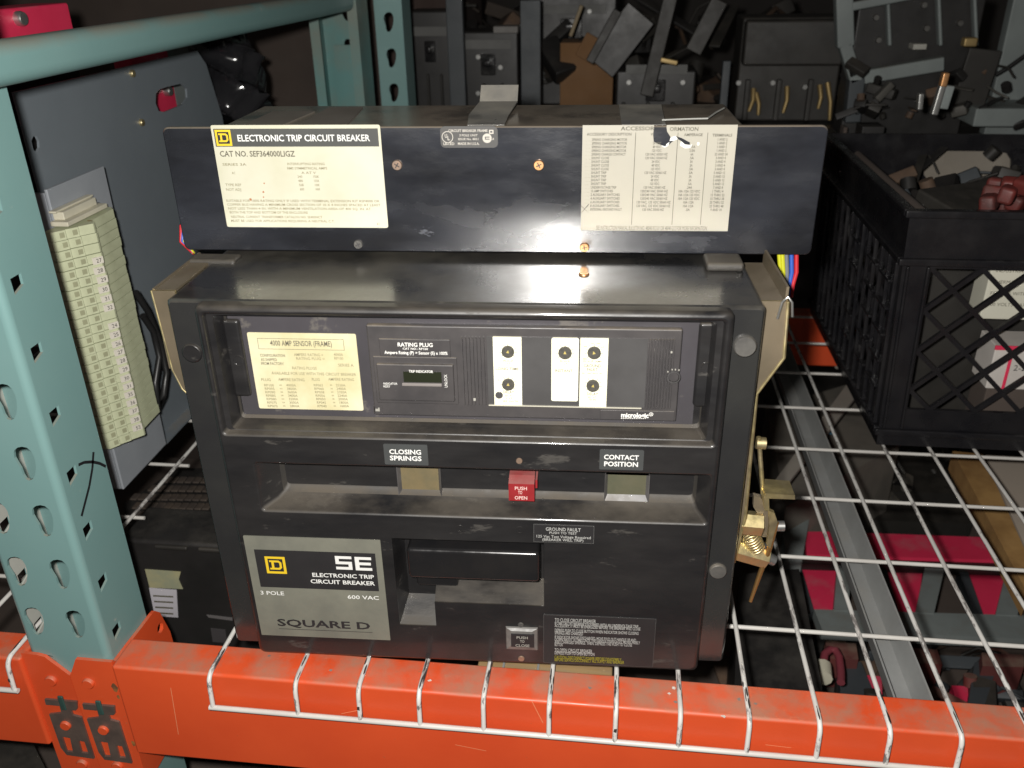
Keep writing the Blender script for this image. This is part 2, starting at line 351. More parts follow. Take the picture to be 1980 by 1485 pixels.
# front cover with its moulded recesses
CU0, CU1, CW0, CW1 = -0.2125, 0.2400, -0.0022, 0.3862
R1 = rrect(-0.2055, 0.2332, 0.2618, 0.3785, 0.004)
R2 = rrect(-0.1815, 0.2335, 0.1795, 0.2310, 0.004)
Lp = [P(762, 1043), P(1052, 1048), P(1052, 1172), P(842, 1164), P(842, 1210), P(769, 1208)]
la, lb, lt, lm, lbt, lx = (Lp[0][0]+Lp[5][0])/2, (Lp[1][0]+Lp[2][0])/2, (Lp[0][1]+Lp[1][1])/2, (Lp[2][1]+Lp[3][1])/2, (Lp[4][1]+Lp[5][1])/2, (Lp[3][0]+Lp[4][0])/2
R3 = [(la, lbt), (lx, lbt), (lx, lm), (lb, lm), (lb, lt), (la, lt)]
m = MB()
def ring(poly, v): return [(p[0], v, p[1]) for p in poly]
def shrink(poly, dl=0, dr=0, db=0, dt=0):
    us = [p[0] for p in poly]; ws = [p[1] for p in poly]; a, b, c, d = min(us), max(us), min(ws), max(ws)
    return [(a+dl+(p[0]-a)*(b-dr-a-dl)/(b-a), c+db+(p[1]-c)*(d-dt-c-db)/(d-c)) for p in poly]
OUT = rrect(CU0, CU1, CW0, CW1, 0.006, 4)
m.loft([ring(OUT, 0.0125), ring(OUT, 0.0045), ring(shrink(OUT, .001, .001, .001, .001), 0.0018), ring(shrink(OUT, .003, .003, .003, .003), 0.0004)], 0, True)
INN = shrink(OUT, .0045, .0045, .0045, .0045)
m.loft([ring(shrink(OUT, .003, .003, .003, .003), 0.0004), ring(INN, 0.0)], 0, True)
e = .0022
m.sheet(INN, 0.0, XZ, [shrink(R1, -e, -e, -e, -e), shrink(R2, -e, -e, -e, -e), R3], 0)
def lip(R): return [ring(shrink(R, -e, -e, -e, -e), 0.0), ring(shrink(R, -e*.45, -e*.45, -e*.45, -e*.45), 0.0005), ring(shrink(R, -e*.1, -e*.1, -e*.1, -e*.1), 0.0016), ring(R, 0.003)]
m.loft(lip(R1) + [ring(shrink(R1, .001, .001, .0012, .0005), 0.006)], 0, True)
m.loft([ring(shrink(R1, .001, .001, .0012, .0005), 0.006), ring(shrink(R1, .006, .006, .002, .003), 0.0064), ring(shrink(R1, .009, .010, .0048, .004), 0.0225)], 0, False)
m.loft([ring(shrink(R1, .009, .010, .0048, .004), 0.0225), ring(shrink(R1, .010, .011, .0075, .005), 0.0252)], 1, True); m.sheet(shrink(R1, .010, .011, .0075, .005), .0252)
m.loft(lip(R2), 0, True)
m.loft([ring(R2, 0.003), ring(shrink(R2, .010, .006, .003, .0005), 0.016), ring(shrink(R2, .014, .008, .0066, .001), 0.0225)], 0, True); m.loft([ring(shrink(R2, .014, .008, .0066, .001), 0.0225), ring(shrink(R2, .0165, .010, .0100, .001), 0.0265), ring(shrink(R2, .017, .0105, .0125, .001), 0.0275)], 1, True); m.sheet(shrink(R2, .017, .0105, .0125, .001), .0275)
R3b = [(la+.006, lbt+.019), (lx-.001, lbt+.019), (lx-.001, lm+.013), (lb-.0015, lm+.013), (lb-.0015, lt-.0005), (la+.006, lt-.0005)]
m.loft([ring(R3, 0.0), ring([(p[0], p[1]) for p in R3], 0.0012)], 0, False)
m.loft([ring(R3, 0.0012), ring(R3b, 0.026)], 0, False); m.sheet(R3b, 0.026, XZ)
cover = part(m, 'front_cover', [BLACK, DUSTB])

# top cover (hood): front plate, box behind, clips and screws
HV = 0.1315
m = MB(); ho = rrect(-0.2732, 0.3277, 0.3925, 0.5098, 0.0055, 4); hi_ = shrink(ho, .0012, .0012, .0012, .0012); m.loft([ring(ho, HV+.0045), ring(ho, HV+.0012), ring(shrink(ho, .0004, .0004, .0004, .0004), HV+.0004), ring(hi_, HV)], 0, True); m.sheet(hi_, HV); m.sheet(ho, HV+.0045); m.rbox((-0.222, HV+0.004, 0.3935), (0.257, 0.262, 0.5085), 0.003)
hood = part(m, 'top_cover', HOOD)
def strap(name, pts, mt, hood_=hood):
    m = MB()
    for (a, b) in zip(pts[:-1], pts[1:]):
        (l0, r0, v0, w0), (l1, r1, v1, w1) = a, b; t = .0012
        m.add([(l0, v0, w0), (r0, v0, w0), (r1, v1, w1), (l1, v1, w1), (l0, v0+t*.3, w0-t), (r0, v0+t*.3, w0-t), (r1, v1+t*.3, w1-t), (l1, v1+t*.3, w1-t)],
              [(0, 1, 2, 3), (7, 6, 5, 4), (0, 4, 5, 1), (1, 5, 6, 2), (2, 6, 7, 3), (3, 7, 4, 0)])
    return part(m, name, mt, hood_)
def lw(x, y, w):
    d = ray(x, y); t = (w+BO[2]-CAM[2])/d[2]; p = CAM+d*t-BO; return float(p@BU), float(p@BV)
a, b = lw(905, 239, .5105), lw(976, 239, .5105); c, d_ = lw(916, 210, .5105), lw(990, 210, .5105)
strap('strap', [(a[0], b[0], .1365, .5105), (c[0], d_[0], .185, .5112), (c[0]+.004, d_[0]+.004, .245, .5145), (c[0]+.004, d_[0]+.004, .262, .528)], CLEARS)
a, b = lw(1202, 239, .5105), lw(1287, 239, .5105); c, d_ = lw(1197, 205, .5105), lw(1280, 205, .5105)
strap('strap', [(a[0], b[0], .1365, .5103), (c[0], d_[0], .245, .5108)], CLEARS)
a, b = lw(577, 239, .5105), lw(672, 239, .5105); c, d_ = lw(634, 206, .5105), lw(700, 206, .5105)
strap('strap', [(a[0], b[0], .1365, .5096), (c[0], d_[0], .245, .5096)], mat('dust film', (0.12, 0.105, 0.085), 0.8))
a, b = lw(470, 239, .5105), lw(545, 239, .5105); c, d_ = lw(530, 212, .5105), lw(610, 212, .5105)
strap('strap', [(a[0], b[0], .1365, .5096), (c[0], d_[0], .22, .5096)], MATS['dust film'])
m = MB(); m.tube([(*lw(x, y, .512), .512) for x, y in ((1280, 232), (1330, 230), (1368, 229), (1385, 217), (1400, 209))], .0008, 5)
part(MB().add([(p[0], p[1], p[2]) for p in m.v], m.f), 'loose_thread', mat('grey thread', (0.3, 0.3, 0.28), 0.7), hood)
def screw(x, y, v, r, mt, slot=True, h=0.002, parent=brk, name='screw'):
    u, w = P(x, y, v); m = MB(); m.disc((u, w), r, v+0.001, v-h, XZ, 18)
    if slot:
        an = rnd.uniform(0, 3.1)
        for k in range(2):
            a = an+k*math.pi/2; ca, sa = math.cos(a), math.sin(a); q = [(-.55*r, -.1*r), (.55*r, -.1*r), (.55*r, .1*r), (-.55*r, .1*r)]
            m.sheet([(u+p[0]*ca-p[1]*sa, w+p[0]*sa+p[1]*ca) for p in q], v-h-.0002-.0001*k, XZ, (), 1)
    return part(m, name, [mt, NBLACK], parent)
screw(768, 319, HV, .0049, BROWNS); screw(1042, 319, HV, .0049, COPPER); screw(693, 472, HV, .0045, DSTEEL); screw(1130, 478, HV, .0045, COPPER)
u, v = lw(1129, 531, .3868); m = MB(); m.disc((u, v), .0048, .3862, .3884, XY, 18); part(m, 'screw', COPPER)
screw(1440, 668, .012, .0098, DSTEEL, False, .004); screw(372, 682, .012, .0092, BLACK, False, .002); screw(1388, 1103, .012, .0085, DSTEEL, False, .003)
screw(1004, 891, 0, .003, BROWNS, False, .001); screw(1008, 1273, 0, .0035, BROWNS, False, .001); screw(1007, 1208, 0, .003, DSTEEL, False, .001)
for x, y in ((1005, 1025), (889, 1022)):
    u, w = P(x, y); m = MB(); m.plate(circle(u, w, .004), .0005, -.0004, XZ, [circle(u, w, .003)]); part(m, 'cover_plug', BLACK)

# ---- rating label on the hood
LV = HV-.0006
z = Zoom(400, 220, 5.2105, LV)
u0, u1, w0, w1 = quad(z, (35, 120), (1745, 105), (1825, 1150), (205, 1140))
lab = part(MB().plate(rrect(u0, u1, w0, w1, .0018), LV, HV+.0005), 'rating_label', CREAM)
m = MB(); a, b, c, d = quad(z, (62, 150), (1722, 148), (1735, 328), (95, 332)); a = u0+.0022; b = u1-.0022
m.plate(rrect(a, b, c, d), LV-.0004, LV+.0001)
part(m, 'title_band', BANDG, lab)
m = MB(); emblem(m, a+.0012, a+.0012+(d-c)*.92, c+.0008, d-.0008, LV-.0007, 0, 1); part(m, 'emblem', [YELL, NBLACK], lab)
m = MB(); z.text(m, 'ELECTRONIC TRIP CIRCUIT BREAKER', 312, 1645, 275, 66, 1, 0, .0008); part(m, 'lettering', WHITE, lab)
m = MB()
z.text(m, 'CAT NO. SEF364000LIGZ', 135, 890, 430, 58, 1); 
z.text(m, 'SERIES 3A', 160, 400, 522, 26, 0, 1)
z.text(m, 'INTERRUPTING RATING', 810, 1190, 516, 25, 0, 1); z.text(m, 'RMS SYMMETRICAL AMPS', 810, 1215, 560, 25, 0, 1); z.text(m, 'A AT V', 955, 1100, 605, 25, 0, 1)
for k, (p_, q_) in enumerate((('240', '150K'), ('480', '125K'), ('508', '100K'), ('600', '100K'))):
    z.text(m, p_, 915+8*k, 965+6*k, 645+42*k, 26, 0, 1); z.text(m, q_, 1070+8*k, 1132+4*k, 645+42*k, 26, 0, 1)
z.text(m, 'AC', 255, 290, 607, 24, 0, 1); z.text(m, 'TYPE REF', 190, 350, 728, 27, 0, 1); z.text(m, 'NOT ADJ', 195, 350, 775, 27, 0, 1)
for k, (t, x0, x1) in enumerate((('SUITABLE FOR 100% RATING ONLY IF USED WITH TERMINAL EXTENSION KIT RSP4000 OR', 195, 1740), ('COPPER BUS HAVING A MINIMUM CROSS SECTION OF 10 X 4 INCHES SPACED AT LEAST', 205, 1750),
        ('NOT LESS THAN 4 IN. WITH A MINIMUM VENTILATION AREA OF 400 SQ. IN. AT', 215, 1655), ('BOTH THE TOP AND BOTTOM OF THE ENCLOSURE', 232, 1020))):
    z.text(m, t, x0, x1, 886+39*k, 25, 0, 1)
z.text(m, 'NEUTRAL CURRENT TRANSFORMER CATALOG NO. SE400NCT', 245, 1165, 1048, 25, 0, 1); z.text(m, 'MUST BE USED FOR APPLICATIONS REQUIRING A NEUTRAL C.T.', 245, 1290, 1088, 25, 0, 1); z.text(m, '61', 1715, 1745, 1120, 26, 0, 1)
part(m, 'lettering', [PGREY, PGREYL], lab)
m = MB()
for x, y, r in ((570, 787, .0011), (578, 700, .0008), (440, 862, .0014), (572, 840, .0007)):
    q = z.p(x, y); m.sheet([(q[0]+r*rnd.uniform(.6, 1.3)*math.cos(t), q[1]+r*rnd.uniform(.6, 1.3)*math.sin(t)) for t in [k*.628 for k in range(10)]], LV-.0003)
part(m, 'rust_spot', RUST, lab)

# ---- approval label
z = Zoom(800, 220, 4.3675, LV); a, b, c, d = z.rect(225, 105, 710, 287)
lab = part(MB().plate(rrect(a, b, c, d, .004, 4), LV, HV+.0005), 'approval_label', mat('grey approval label', (0.055, 0.053, 0.051), 0.45))
m = MB(); z.text(m, 'CIRCUIT BREAKER FRAME', 292, 625, 153, 22, 1); z.text(m, '3 POLE UNIT', 385, 540, 190, 19); z.text(m, 'ISSUE No. 8031', 375, 552, 222, 19)
z.text(m, 'LISTED', 250, 345, 263, 22, 1); z.text(m, 'MADE IN U.S.A.', 372, 556, 262, 22, 1); z.text(m, 'U', 262, 284, 202, 34, 1); z.text(m, 'L', 284, 306, 222, 34, 1); z.text(m, 'LR', 655, 680, 220, 18)
q = z.p(285, 196); m.sheet(circle(*q, .0052, 24), LV-.0004, XZ, [circle(*q, .0046, 24)]); q = z.p(620, 206)
m.sheet(circle(*q, .0042, 24), LV-.0004, XZ, [[(q[0]-.002, q[1]-.0012), (q[0]+.0022, q[1]-.0012), (q[0]+.0022, q[1]-.0004), (q[0]-.0012, q[1]-.0004), (q[0]-.0012, q[1]+.0006), (q[0]+.0022, q[1]+.0006), (q[0]+.0022, q[1]+.0014), (q[0]-.002, q[1]+.0014)]])
q = z.p(655, 152); m.sheet(rrect(q[0]-.002, q[0]+.002, q[1]-.0018, q[1]+.0018), LV-.0004, XZ, [rrect(q[0]-.001, q[0]+.001, q[1]-.0008, q[1]+.0008)])
part(m, 'lettering', mat('pale print', (0.5, 0.47, 0.42), 0.6), lab)

# ---- accessory label with its torn patch
z = Zoom(1100, 220, 4.95, LV)
u0, u1, w0, w1 = quad(z, (135, 100), (1620, 115), (1515, 1135), (110, 1105))
tear = [z.p(x, y) for x, y in ((935, 130), (940, 170), (975, 225), (962, 262), (1005, 255), (950, 305), (915, 322), (880, 300), (812, 268), (806, 200), (815, 130))]
o_ = [(u0, w0), (u1, w0), (u1, w1), (tear[0][0], w1)] + tear + [(tear[-1][0], w1), (u0, w1)]
rip = [z.p(x, y) for x, y in ((1020, 212), (1080, 232), (1160, 275), (1158, 298), (1110, 292), (1075, 262), (1040, 240))]
lab = part(MB().plate(o_, LV, HV+.0005, XZ, [rip]), 'accessory_label', BEIGE)
m = MB()
for pts in (((880, 300), (915, 322), (950, 305), (962, 270), (935, 288), (925, 312)), ((1075, 262), (1062, 300), (1110, 330), (1165, 325), (1180, 290), (1160, 300), (1110, 295)), ((1225, 290), (1232, 270), (1250, 276), (1246, 298), (1234, 304)), ((975, 225), (1020, 212), (1042, 240), (1005, 255), (966, 258))):
    m.sheet([z.p(*p) for p in pts], LV-.0004)
part(m, 'torn_edge', mat('bare white paper', (0.85, 0.85, 0.8), 0.7), lab)
m = MB()
z.text(m, 'ACCESSOR', 497, 818, 158, 38, 1); z.text(m, 'ORMATION', 962, 1240, 163, 38, 1)
z.text(m, 'ACCESSORY DESCRIPTION', 172, 600, 208, 27, 1); z.text(m, 'V', 782, 804, 208, 27, 1); z.text(m, 'AMPERAGE', 1102, 1280, 213, 27, 1); z.text(m, 'TERMINALS', 1372, 1562, 217, 27, 1)
rows = [('SPRING CHARGING MOTOR', 332, 'VAC', '', '1 AND 2')]*1 + [('SPRING CHARGING MOTOR', 330, '24 VDC', '', '1 AND 2'), ('SPRING CHARGING MOTOR', 326, '48 VDC', '7.5A', '1 AND 2'), ('SPRING CHARGING MOTOR', 326, '125 VDC', '2.0A', '1 AND 2'),
  ('SPRING CHARGE CONTACT', 322, '120 VAC 60/50 HZ', '6A', '23 AND 24'), ('SHUNT CLOSE', 168, '120 VAC 50/60 HZ', '.5A', '3 AND 4'), ('SHUNT CLOSE', 168, '24 VDC', '3A', '3 AND 4'), ('SHUNT CLOSE', 168, '48 VDC', '2A', '3 AND 4'), ('SHUNT CLOSE', 168, '125 VDC', '.5A', '3 AND 4'),
  ('SHUNT TRIP', 146, '120 VAC 50/60 HZ', '.5A', '5 AND 12'), ('SHUNT TRIP', 146, '24 VDC', '3A', '5 AND 12'), ('SHUNT TRIP', 146, '48 VDC', '2A', '5 AND 12'), ('SHUNT TRIP', 146, '125 VDC', '.5A', '5 AND 12'), ('UNDERVOLTAGE TRIP', 246, '120 VAC 50/60 HZ', '.24A', '7 AND 8'),
  ('15 AMP SWITCHES', 216, '120/240 VAC 50/60 HZ', '10A 1/2A 125 VDC', '1 THRU 4'), ('2 AUXILIARY SWITCHES', 282, '120/240 VAC 50/60 HZ', '10A 1/2A 125 VDC', '15 THRU 22'), ('4 AUXILIARY SWITCHES', 282, '120/240 VAC 50/60 HZ', '10A 1/2A 125 VDC', '15 THRU 38'),
  ('6 AUXILIARY SWITCHES', 282, '120 VAC, 125 VDC 50/60 HZ', '10A 1/2A', '25 THRU 32'), ('8 AUXILIARY SWITCHES', 282, '120 VAC, 125 VDC 50/60 HZ', '10A 1/2A', '25 THRU 48'), ('INTEGRAL GROUND FAULT', 306, '120 VAC 50/60 HZ', '.5A', '9 AND 10')]
sc = z.p(300, 600)[0]-z.p(299, 600)[0]
uA = z.p(220, 258)[0]
for k, (t1, wd1, t2, t3, t4) in enumerate(rows):
    yb = 258+35.1*k; w = z.p(220, yb)[1]; h = (z.p(220, yb-24)[1]-w)
    uC = [z.p(845-2.2*k, yb)[0], z.p(1187-2.7*k, yb)[0], z.p(1468-3.2*k, yb)[0]]
    text_into(m, t1, uA, w, h, wd1*sc, LV-.0004, bold=1)
    for t, uc, mw in ((t2, uC[0], 13.2), (t3, uC[1], 13), (t4, uC[2], 13.4)):
        if t and not (k == 0 and t == 'VAC'): text_into(m, t, uc, w, h, len(t)*mw*sc, LV-.0004, align='C', bold=1)
    text_into(m, '_', u0+.003, w, h*.4, .010, LV-.0004)
text_into(m, 'SEE INSTRUCTION MANUAL BULLETIN NO. 48040-912-01 OR 48040-212 FOR MORE INFORMATION', *z.p(260, 1110), .0042, (1340-260)*sc, LV-.0004)
for xa, xb in ((640, 603), (1045, 988), (1330, 1257)):
    a, b = z.p(xa, 180), z.p(xb, 1060); m.sheet([(a[0]-.00025, b[1]), (a[0]+.00025, b[1]), (a[0]+.00025, a[1]), (a[0]-.00025, a[1])], LV-.0004)
part(m, 'lettering', [PGREYB], lab)
m = MB(); q = z.p(150, 910)
for s in (1, -1): m.sheet([(q[0]-.004, q[1]-.004*s-.0006), (q[0]-.0035, q[1]-.004*s-.0004), (q[0]+.004, q[1]+.004*s+.0002), (q[0]+.0035, q[1]+.004*s+.0006)], LV-.0005-.0001*s)
part(m, 'tick_mark', NBLACK, lab)

# ---- trip unit recess
FV = 0.0252
m = MB(); a, b = P(430, 640, FV-.001)[0], P(1340, 700, FV-.001)[0]
m.plate(rrect(-.1935, .2165, .2700, .3725), FV-.0018, FV-.0004)
part(m, 'trip_panel', PURP)
for (x0, y0, x1, y1) in ((1346, 634, 1379, 789), (441, 628, 473, 768)):
    z = Zoom(0, 0, 1, .017); a, b, c, d = z.rect(x0, y0, x1, y1); m = MB(); m.rbox((a, .0175, c), (b, FV-.001, d+.004), .003)
    q = z.p((x0+x1)/2+4, (y0+y1)/2); m.plate(circle(q[0], q[1], .0052, 18), .0177, .0168, XZ, [circle(q[0], q[1], .0046, 18)])
    part(m, 'latch_bar', BLACK)
z = Zoom(460, 630, 7.615, FV-.0024); SV = FV-.0024
u0, u1, w0, w1 = quad(z, (105, 115), (1710, 100), (1870, 1230), (345, 1235))
lab = part(MB().plate(rrect(u0, u1, w0, w1, .0016), SV, FV-.0015), 'sensor_label', CREAM2)
m = MB(); a, b, c, d = quad(z, (282, 190), (1552, 188), (1572, 346), (312, 354)); t = .0004
m.sheet(rrect(a, b, c, d), SV-.0003, XZ, [rrect(a+t, b-t, c+t, d-t)], 0)
z.text(m, '4000 AMP SENSOR (FRAME)', 480, 1390, 288, 80, 0, 0)
for t_, x0, x1, y in (('CONFIGURATION', 330, 700, 450), ('AS SHIPPED', 345, 580, 513), ('FROM FACTORY', 345, 680, 570)): z.text(m, t_, x0, x1, y, 42, 0, 0)
for t_, x0, x1, y in (('AMPERE RATING =', 830, 1260, 440), ('RATING PLUG =', 860, 1280, 497), ('4000A', 1415, 1550, 440), ('RP100', 1420, 1555, 495), ('SERIES A', 1478, 1705, 595), ('RATING PLUGS', 800, 1165, 637), ('AVAILABLE FOR USE WITH THIS CIRCUIT BREAKER', 500, 1740, 712),
    ('PLUG', 345, 490, 808), ('AMPERE RATING', 600, 985, 806), ('PLUG', 1090, 1210, 806), ('AMPERE RATING', 1335, 1715, 803)): z.text(m, t_, x0, x1, y, 42, 0, 1)
cols = [('RP100', '=', '4000A', 'RP063', '=', '2520A'), ('RP095', '=', '3800A', 'RP060', '=', '2400A'), ('RP090', '=', '3600A', 'RP058', '=', '2320A'), ('RP085', '=', '3400A', 'RP056', '=', '2240A'), ('RP080', '=', '3200A', 'RP050', '=', '2000A'), ('RP075', '=', '3000A', 'RP045', '=', '1800A'), ('RP070', '=', '2800A', 'RP040', '=', '1600A')]
for k, r in enumerate(cols):
    y = 888+51*k; dx = 9*k
    for t_, x0, wd_ in zip(r, (388, 610, 715, 1118, 1355, 1445), (148, 45, 140, 140, 40, 140)): z.text(m, t_, x0+dx, x0+dx+wd_, y, 36, 0, 1)
part(m, 'lettering', [PGREY, PGREYL], lab)

# trip unit block
TV = FV-.0075
z = Zoom(0, 0, 1, TV); a, b, c, d = quad(z, (714, 632), (1318, 634), (1310, 816), (718, 802)); TU = (a, b, c, d)
m = MB(); m.rbox((a, TV, c), (b, FV-.001, d), .0015)
trip = part(m, 'trip_unit', TRIPB)
z = Zoom(700, 630, 4.95, TV-.0012)
a, b, c, d = z.rect(165, 128, 845, 300); m = MB(); m.rbox((a, TV-.0012, c), (b, TV+.001, d), .0008); part(m, 'rating_plug', TRIPB, trip)
m = MB(); z.text(m, 'RATING PLUG', 340, 680, 195, 38, 1); z.text(m, 'CAT NO.: RP100', 390, 632, 226, 20); z.text(m, 'Ampere Rating (P) = Sensor (S) x 100%', 218, 820, 266, 30, 1); z.text(m, 'TRIP INDICATOR', 455, 685, 431, 24, 1)
z.text(m, 'INDICATOR', 212, 345, 546, 20); z.text(m, 'RESET', 212, 278, 573, 20)
q0, q1 = z.p(795, 575), z.p(818, 450)
text_into(m, 'UNLOCK', 0, 0, q1[0]-q0[0], q1[1]-q0[1], TV-.0046, fn=lambda p: (q1[0]-p[1], q0[1]+p[0]))
zz = Zoom(700, 630, 4.95, TV-.004)
a, b, c, d = zz.rect(150, 372, 880, 722); mm = MB(); mm.rbox((a, TV-.004, c), (b, TV+.001, d), .0012); mm.rbox((a-.003, TV-.0012, c-.004), (b+.003, TV+.001, d+.006), .0008); part(mm, 'indicator_block', TRIPB, trip)
for pt in m.v: pass
for i, pt in enumerate(m.v):
    if pt[2] < z.p(0, 320)[1]: m.v[i] = (pt[0], TV-.0045, pt[2])
part(m, 'lettering', mat('bright print', (0.75, 0.74, 0.7), 0.6), trip)
a, b, c, d = zz.rect(398, 440, 762, 540); m = MB(); m.plate(rrect(a, b, c, d), TV-.0044, TV-.0035); part(m, 'indicator_window', mat('dark green window', (0.018, 0.021, 0.012), 0.2), trip)
a, b, c, d = zz.rect(385, 547, 765, 574); m = MB(); m.rbox((a, TV-.0055, c), (b, TV-.0035, d), .0005); part(m, 'reset_bar', mat('worn bar', (0.2, 0.18, 0.17), 0.5), trip)
a, b, c, d = z.rect(105, 765, 195, 845); m = MB(); t = .0004; m.plate(rrect(a, b, c, d), TV-.0005, TV+.0005, XZ, [rrect(a+t*2, b-t*2, c+t*2, d-t*2)])
m.box((a+.006, TV-.0006, c+.005), (b-.0065, TV-.0002, d-.006), 1); m.box((a+.006, TV-.0006, c+.005), (b-.004, TV-.0002, c+.0062), 1); part(m, 'corner_plug', [TRIPB, SILV], trip)
# vent ribs at both ends of the window (too thin to pick apart)
m = MB()
for (x0, x1, n, y0, y1) in ((889, 938, 7, 652, 780), (1255, 1306, 9, 655, 788)):
    zc = Zoom(0, 0, 1, TV)
    for k in range(n):
        x = x0+(x1-x0)*(k+.5)/n; a = zc.p(x-1.6, y0); b = zc.p(x+1.6, y0); lo_ = zc.p(x, y1)[1]
        m.box((a[0], TV-.0028, lo_), (b[0], TV+.0005, a[1]))
part(m, 'vent_ribs', TRIPB, trip, kind='stuff')
z = Zoom(900, 630, 3.96, TV-.0008); a, b, c, d = z.rect(170, 92, 1385, 615); m = MB(); m.plate(rrect(a, b, c, d), TV-.0008, TV+.0002); part(m, 'window_pane', TRIPG, trip)
a, b, _, d2 = z.rect(178, 604, 1350, 622); m = MB(); m.rbox((a, TV-.0022, _), (b, TV, d2-.0012), .0005); part(m, 'window_highlight', mat('painted edge highlight', (0.42, 0.4, 0.32), 0.4), trip)  # pale strip painted as the highlight along the window's lower edge
PV = TV-.0014
z = Zoom(900, 630, 3.96, PV)
def setting(rect, dials, texts, corner=0):
    a, b, c, d = quad(z, *rect); pl = part(MB().plate(rrect(a, b, c, d, corner), PV, TV), 'setting_plate', DIALW)
    for x, y, r in dials:
        q = z.p(x, y); m = MB(); R = r*.000122; m.disc(q, R, PV, PV-.003, XZ, 20)
        an = rnd.uniform(1.3, 2.0); ca, sa = math.cos(an), math.sin(an)
        m.sheet([(q[0]+(ca*px-sa*py)*R, q[1]+(sa*px+ca*py)*R) for px, py in ((.45, 0), (-.05, .24), (-.05, -.24))], PV-.0032, XZ, (), 1)
        part(m, 'dial', [mat('worn grey dial', (.05,.048,.042), .4, base2=(.075,.07,.06), nscale=300), mat('worn yellow arrow', (.5,.40,.12), .5)], pl)
    m = MB()
    for x, y, r in dials:
        q = z.p(x, y); R = r*.000122
        for k in range(9):
            t = math.radians(-40+k*32.5); c_, s_ = math.cos(t), math.sin(t); n_ = (-s_*.00022, c_*.00022)
            A = (q[0]+c_*R*1.05, q[1]+s_*R*1.05); B = (q[0]+c_*R*1.42, q[1]+s_*R*1.42)
            m.sheet([(A[0]-n_[0], A[1]-n_[1]), (B[0]-n_[0], B[1]-n_[1]), (B[0]+n_[0], B[1]+n_[1]), (A[0]+n_[0], A[1]+n_[1])], PV-.0003)
    for t in texts: z.text(m, *t[:5], 0, t[5] if len(t) > 5 else 0, .0003)
    part(m, 'lettering', [PGREY, PGREYL], pl); return pl
p1 = setting(((210, 85), (430, 88), (432, 606), (222, 606)), ((325, 195, 45), (328, 445, 45)), (('PICKUP', 288, 365, 275, 16, 1), ('x P', 315, 345, 292, 13, 1), ('LONG TIME', 230, 410, 337, 22), ('.5', 245, 262, 420, 14, 1), ('DELAY', 290, 372, 515, 22), ('SEC. AT', 300, 362, 540, 15, 1), ('6 x P', 312, 358, 560, 15, 1), ('SEE INSTR.', 282, 412, 582, 14, 1)))
q = z.p(258, 530); m = MB(); m.disc(q, .0034, PV, PV-.0008, XZ, 18); part(m, 'test_jack', TRIPG, p1)
p2 = setting(((656, 92), (868, 95), (862, 578), (660, 576)), ((762, 203, 47),), (('PICKUP', 722, 800, 278, 16, 1), ('x P', 750, 780, 296, 13, 1), ('INSTANT.', 682, 828, 352, 22)), .0016)
p3 = setting(((880, 95), (1096, 98), (1078, 622), (872, 618)), ((985, 203, 47), (975, 455, 46)), (('960 1080', 955, 1035, 140, 13, 1), ('840', 903, 935, 165, 13, 1), ('1200', 1020, 1065, 168, 13, 1), ('480', 895, 930, 258, 13, 1), ('PICKUP (AMP)', 900, 1050, 278, 16, 1), ('GROUND', 905, 1040, 315, 24), ('FAULT', 930, 1012, 345, 24), ('SEC. INSTANT. IN', 890, 1045, 368, 13, 1), ('DELAY', 928, 1015, 530, 22), ('SEC. AT', 935, 1000, 552, 14, 1), ('I2t IN', 945, 998, 570, 14, 1)))
z = Zoom(900, 630, 3.96, TV-.001); a, b, c, d = z.rect(1030, 650, 1600, 724); m = MB(); m.rbox((a, TV-.001, c), (b, TV+.0005, d), .0005); tg = part(m, 'brand_tag', TRIPB, trip)
m = MB(); z.text(m, 'micrologic', 1190, 1402, 698, 36, 2); q = z.p(1421, 676); R = .0019; m.sheet(circle(*q, R), TV-.0014, XZ, [circle(*q, R*.72)]); z.text(m, 'R', 1414, 1430, 684, 15)
for k in range(14): q = z.p(1195+14*k, 707); m.sheet(rrect(q[0]-.0005, q[0]+.0005, q[1]-.0004, q[1]+.0004), TV-.0014)
part(m, 'lettering', MATS['bright print'], trip)
zc = Zoom(900, 630, 3.96, TV-.003); q = zc.p(1595, 395); m = MB(); m.plate(circle(q[0], q[1], .0056, 20), TV-.0034, TV-.002, XZ, [circle(q[0], q[1], .0048, 20)]); m.disc(q, .0047, TV, TV-.003, XZ, 18, 1); part(m, 'seal_screw', [TRIPG, TRIPB], trip)
for x, y, s in ((70, 565, .0011), (1578, 203, .0008), (1550, 352, .0006), (1583, 336, .0006), (1608, 336, .0006), (1635, 340, .0006)):
    q = zc.p(x, y); m = MB(); m.rbox((q[0]-s, TV-.0034, q[1]-s*1.2), (q[0]+s, TV-.002, q[1]+s*1.2), .0003); part(m, 'rivet', SILV, trip)

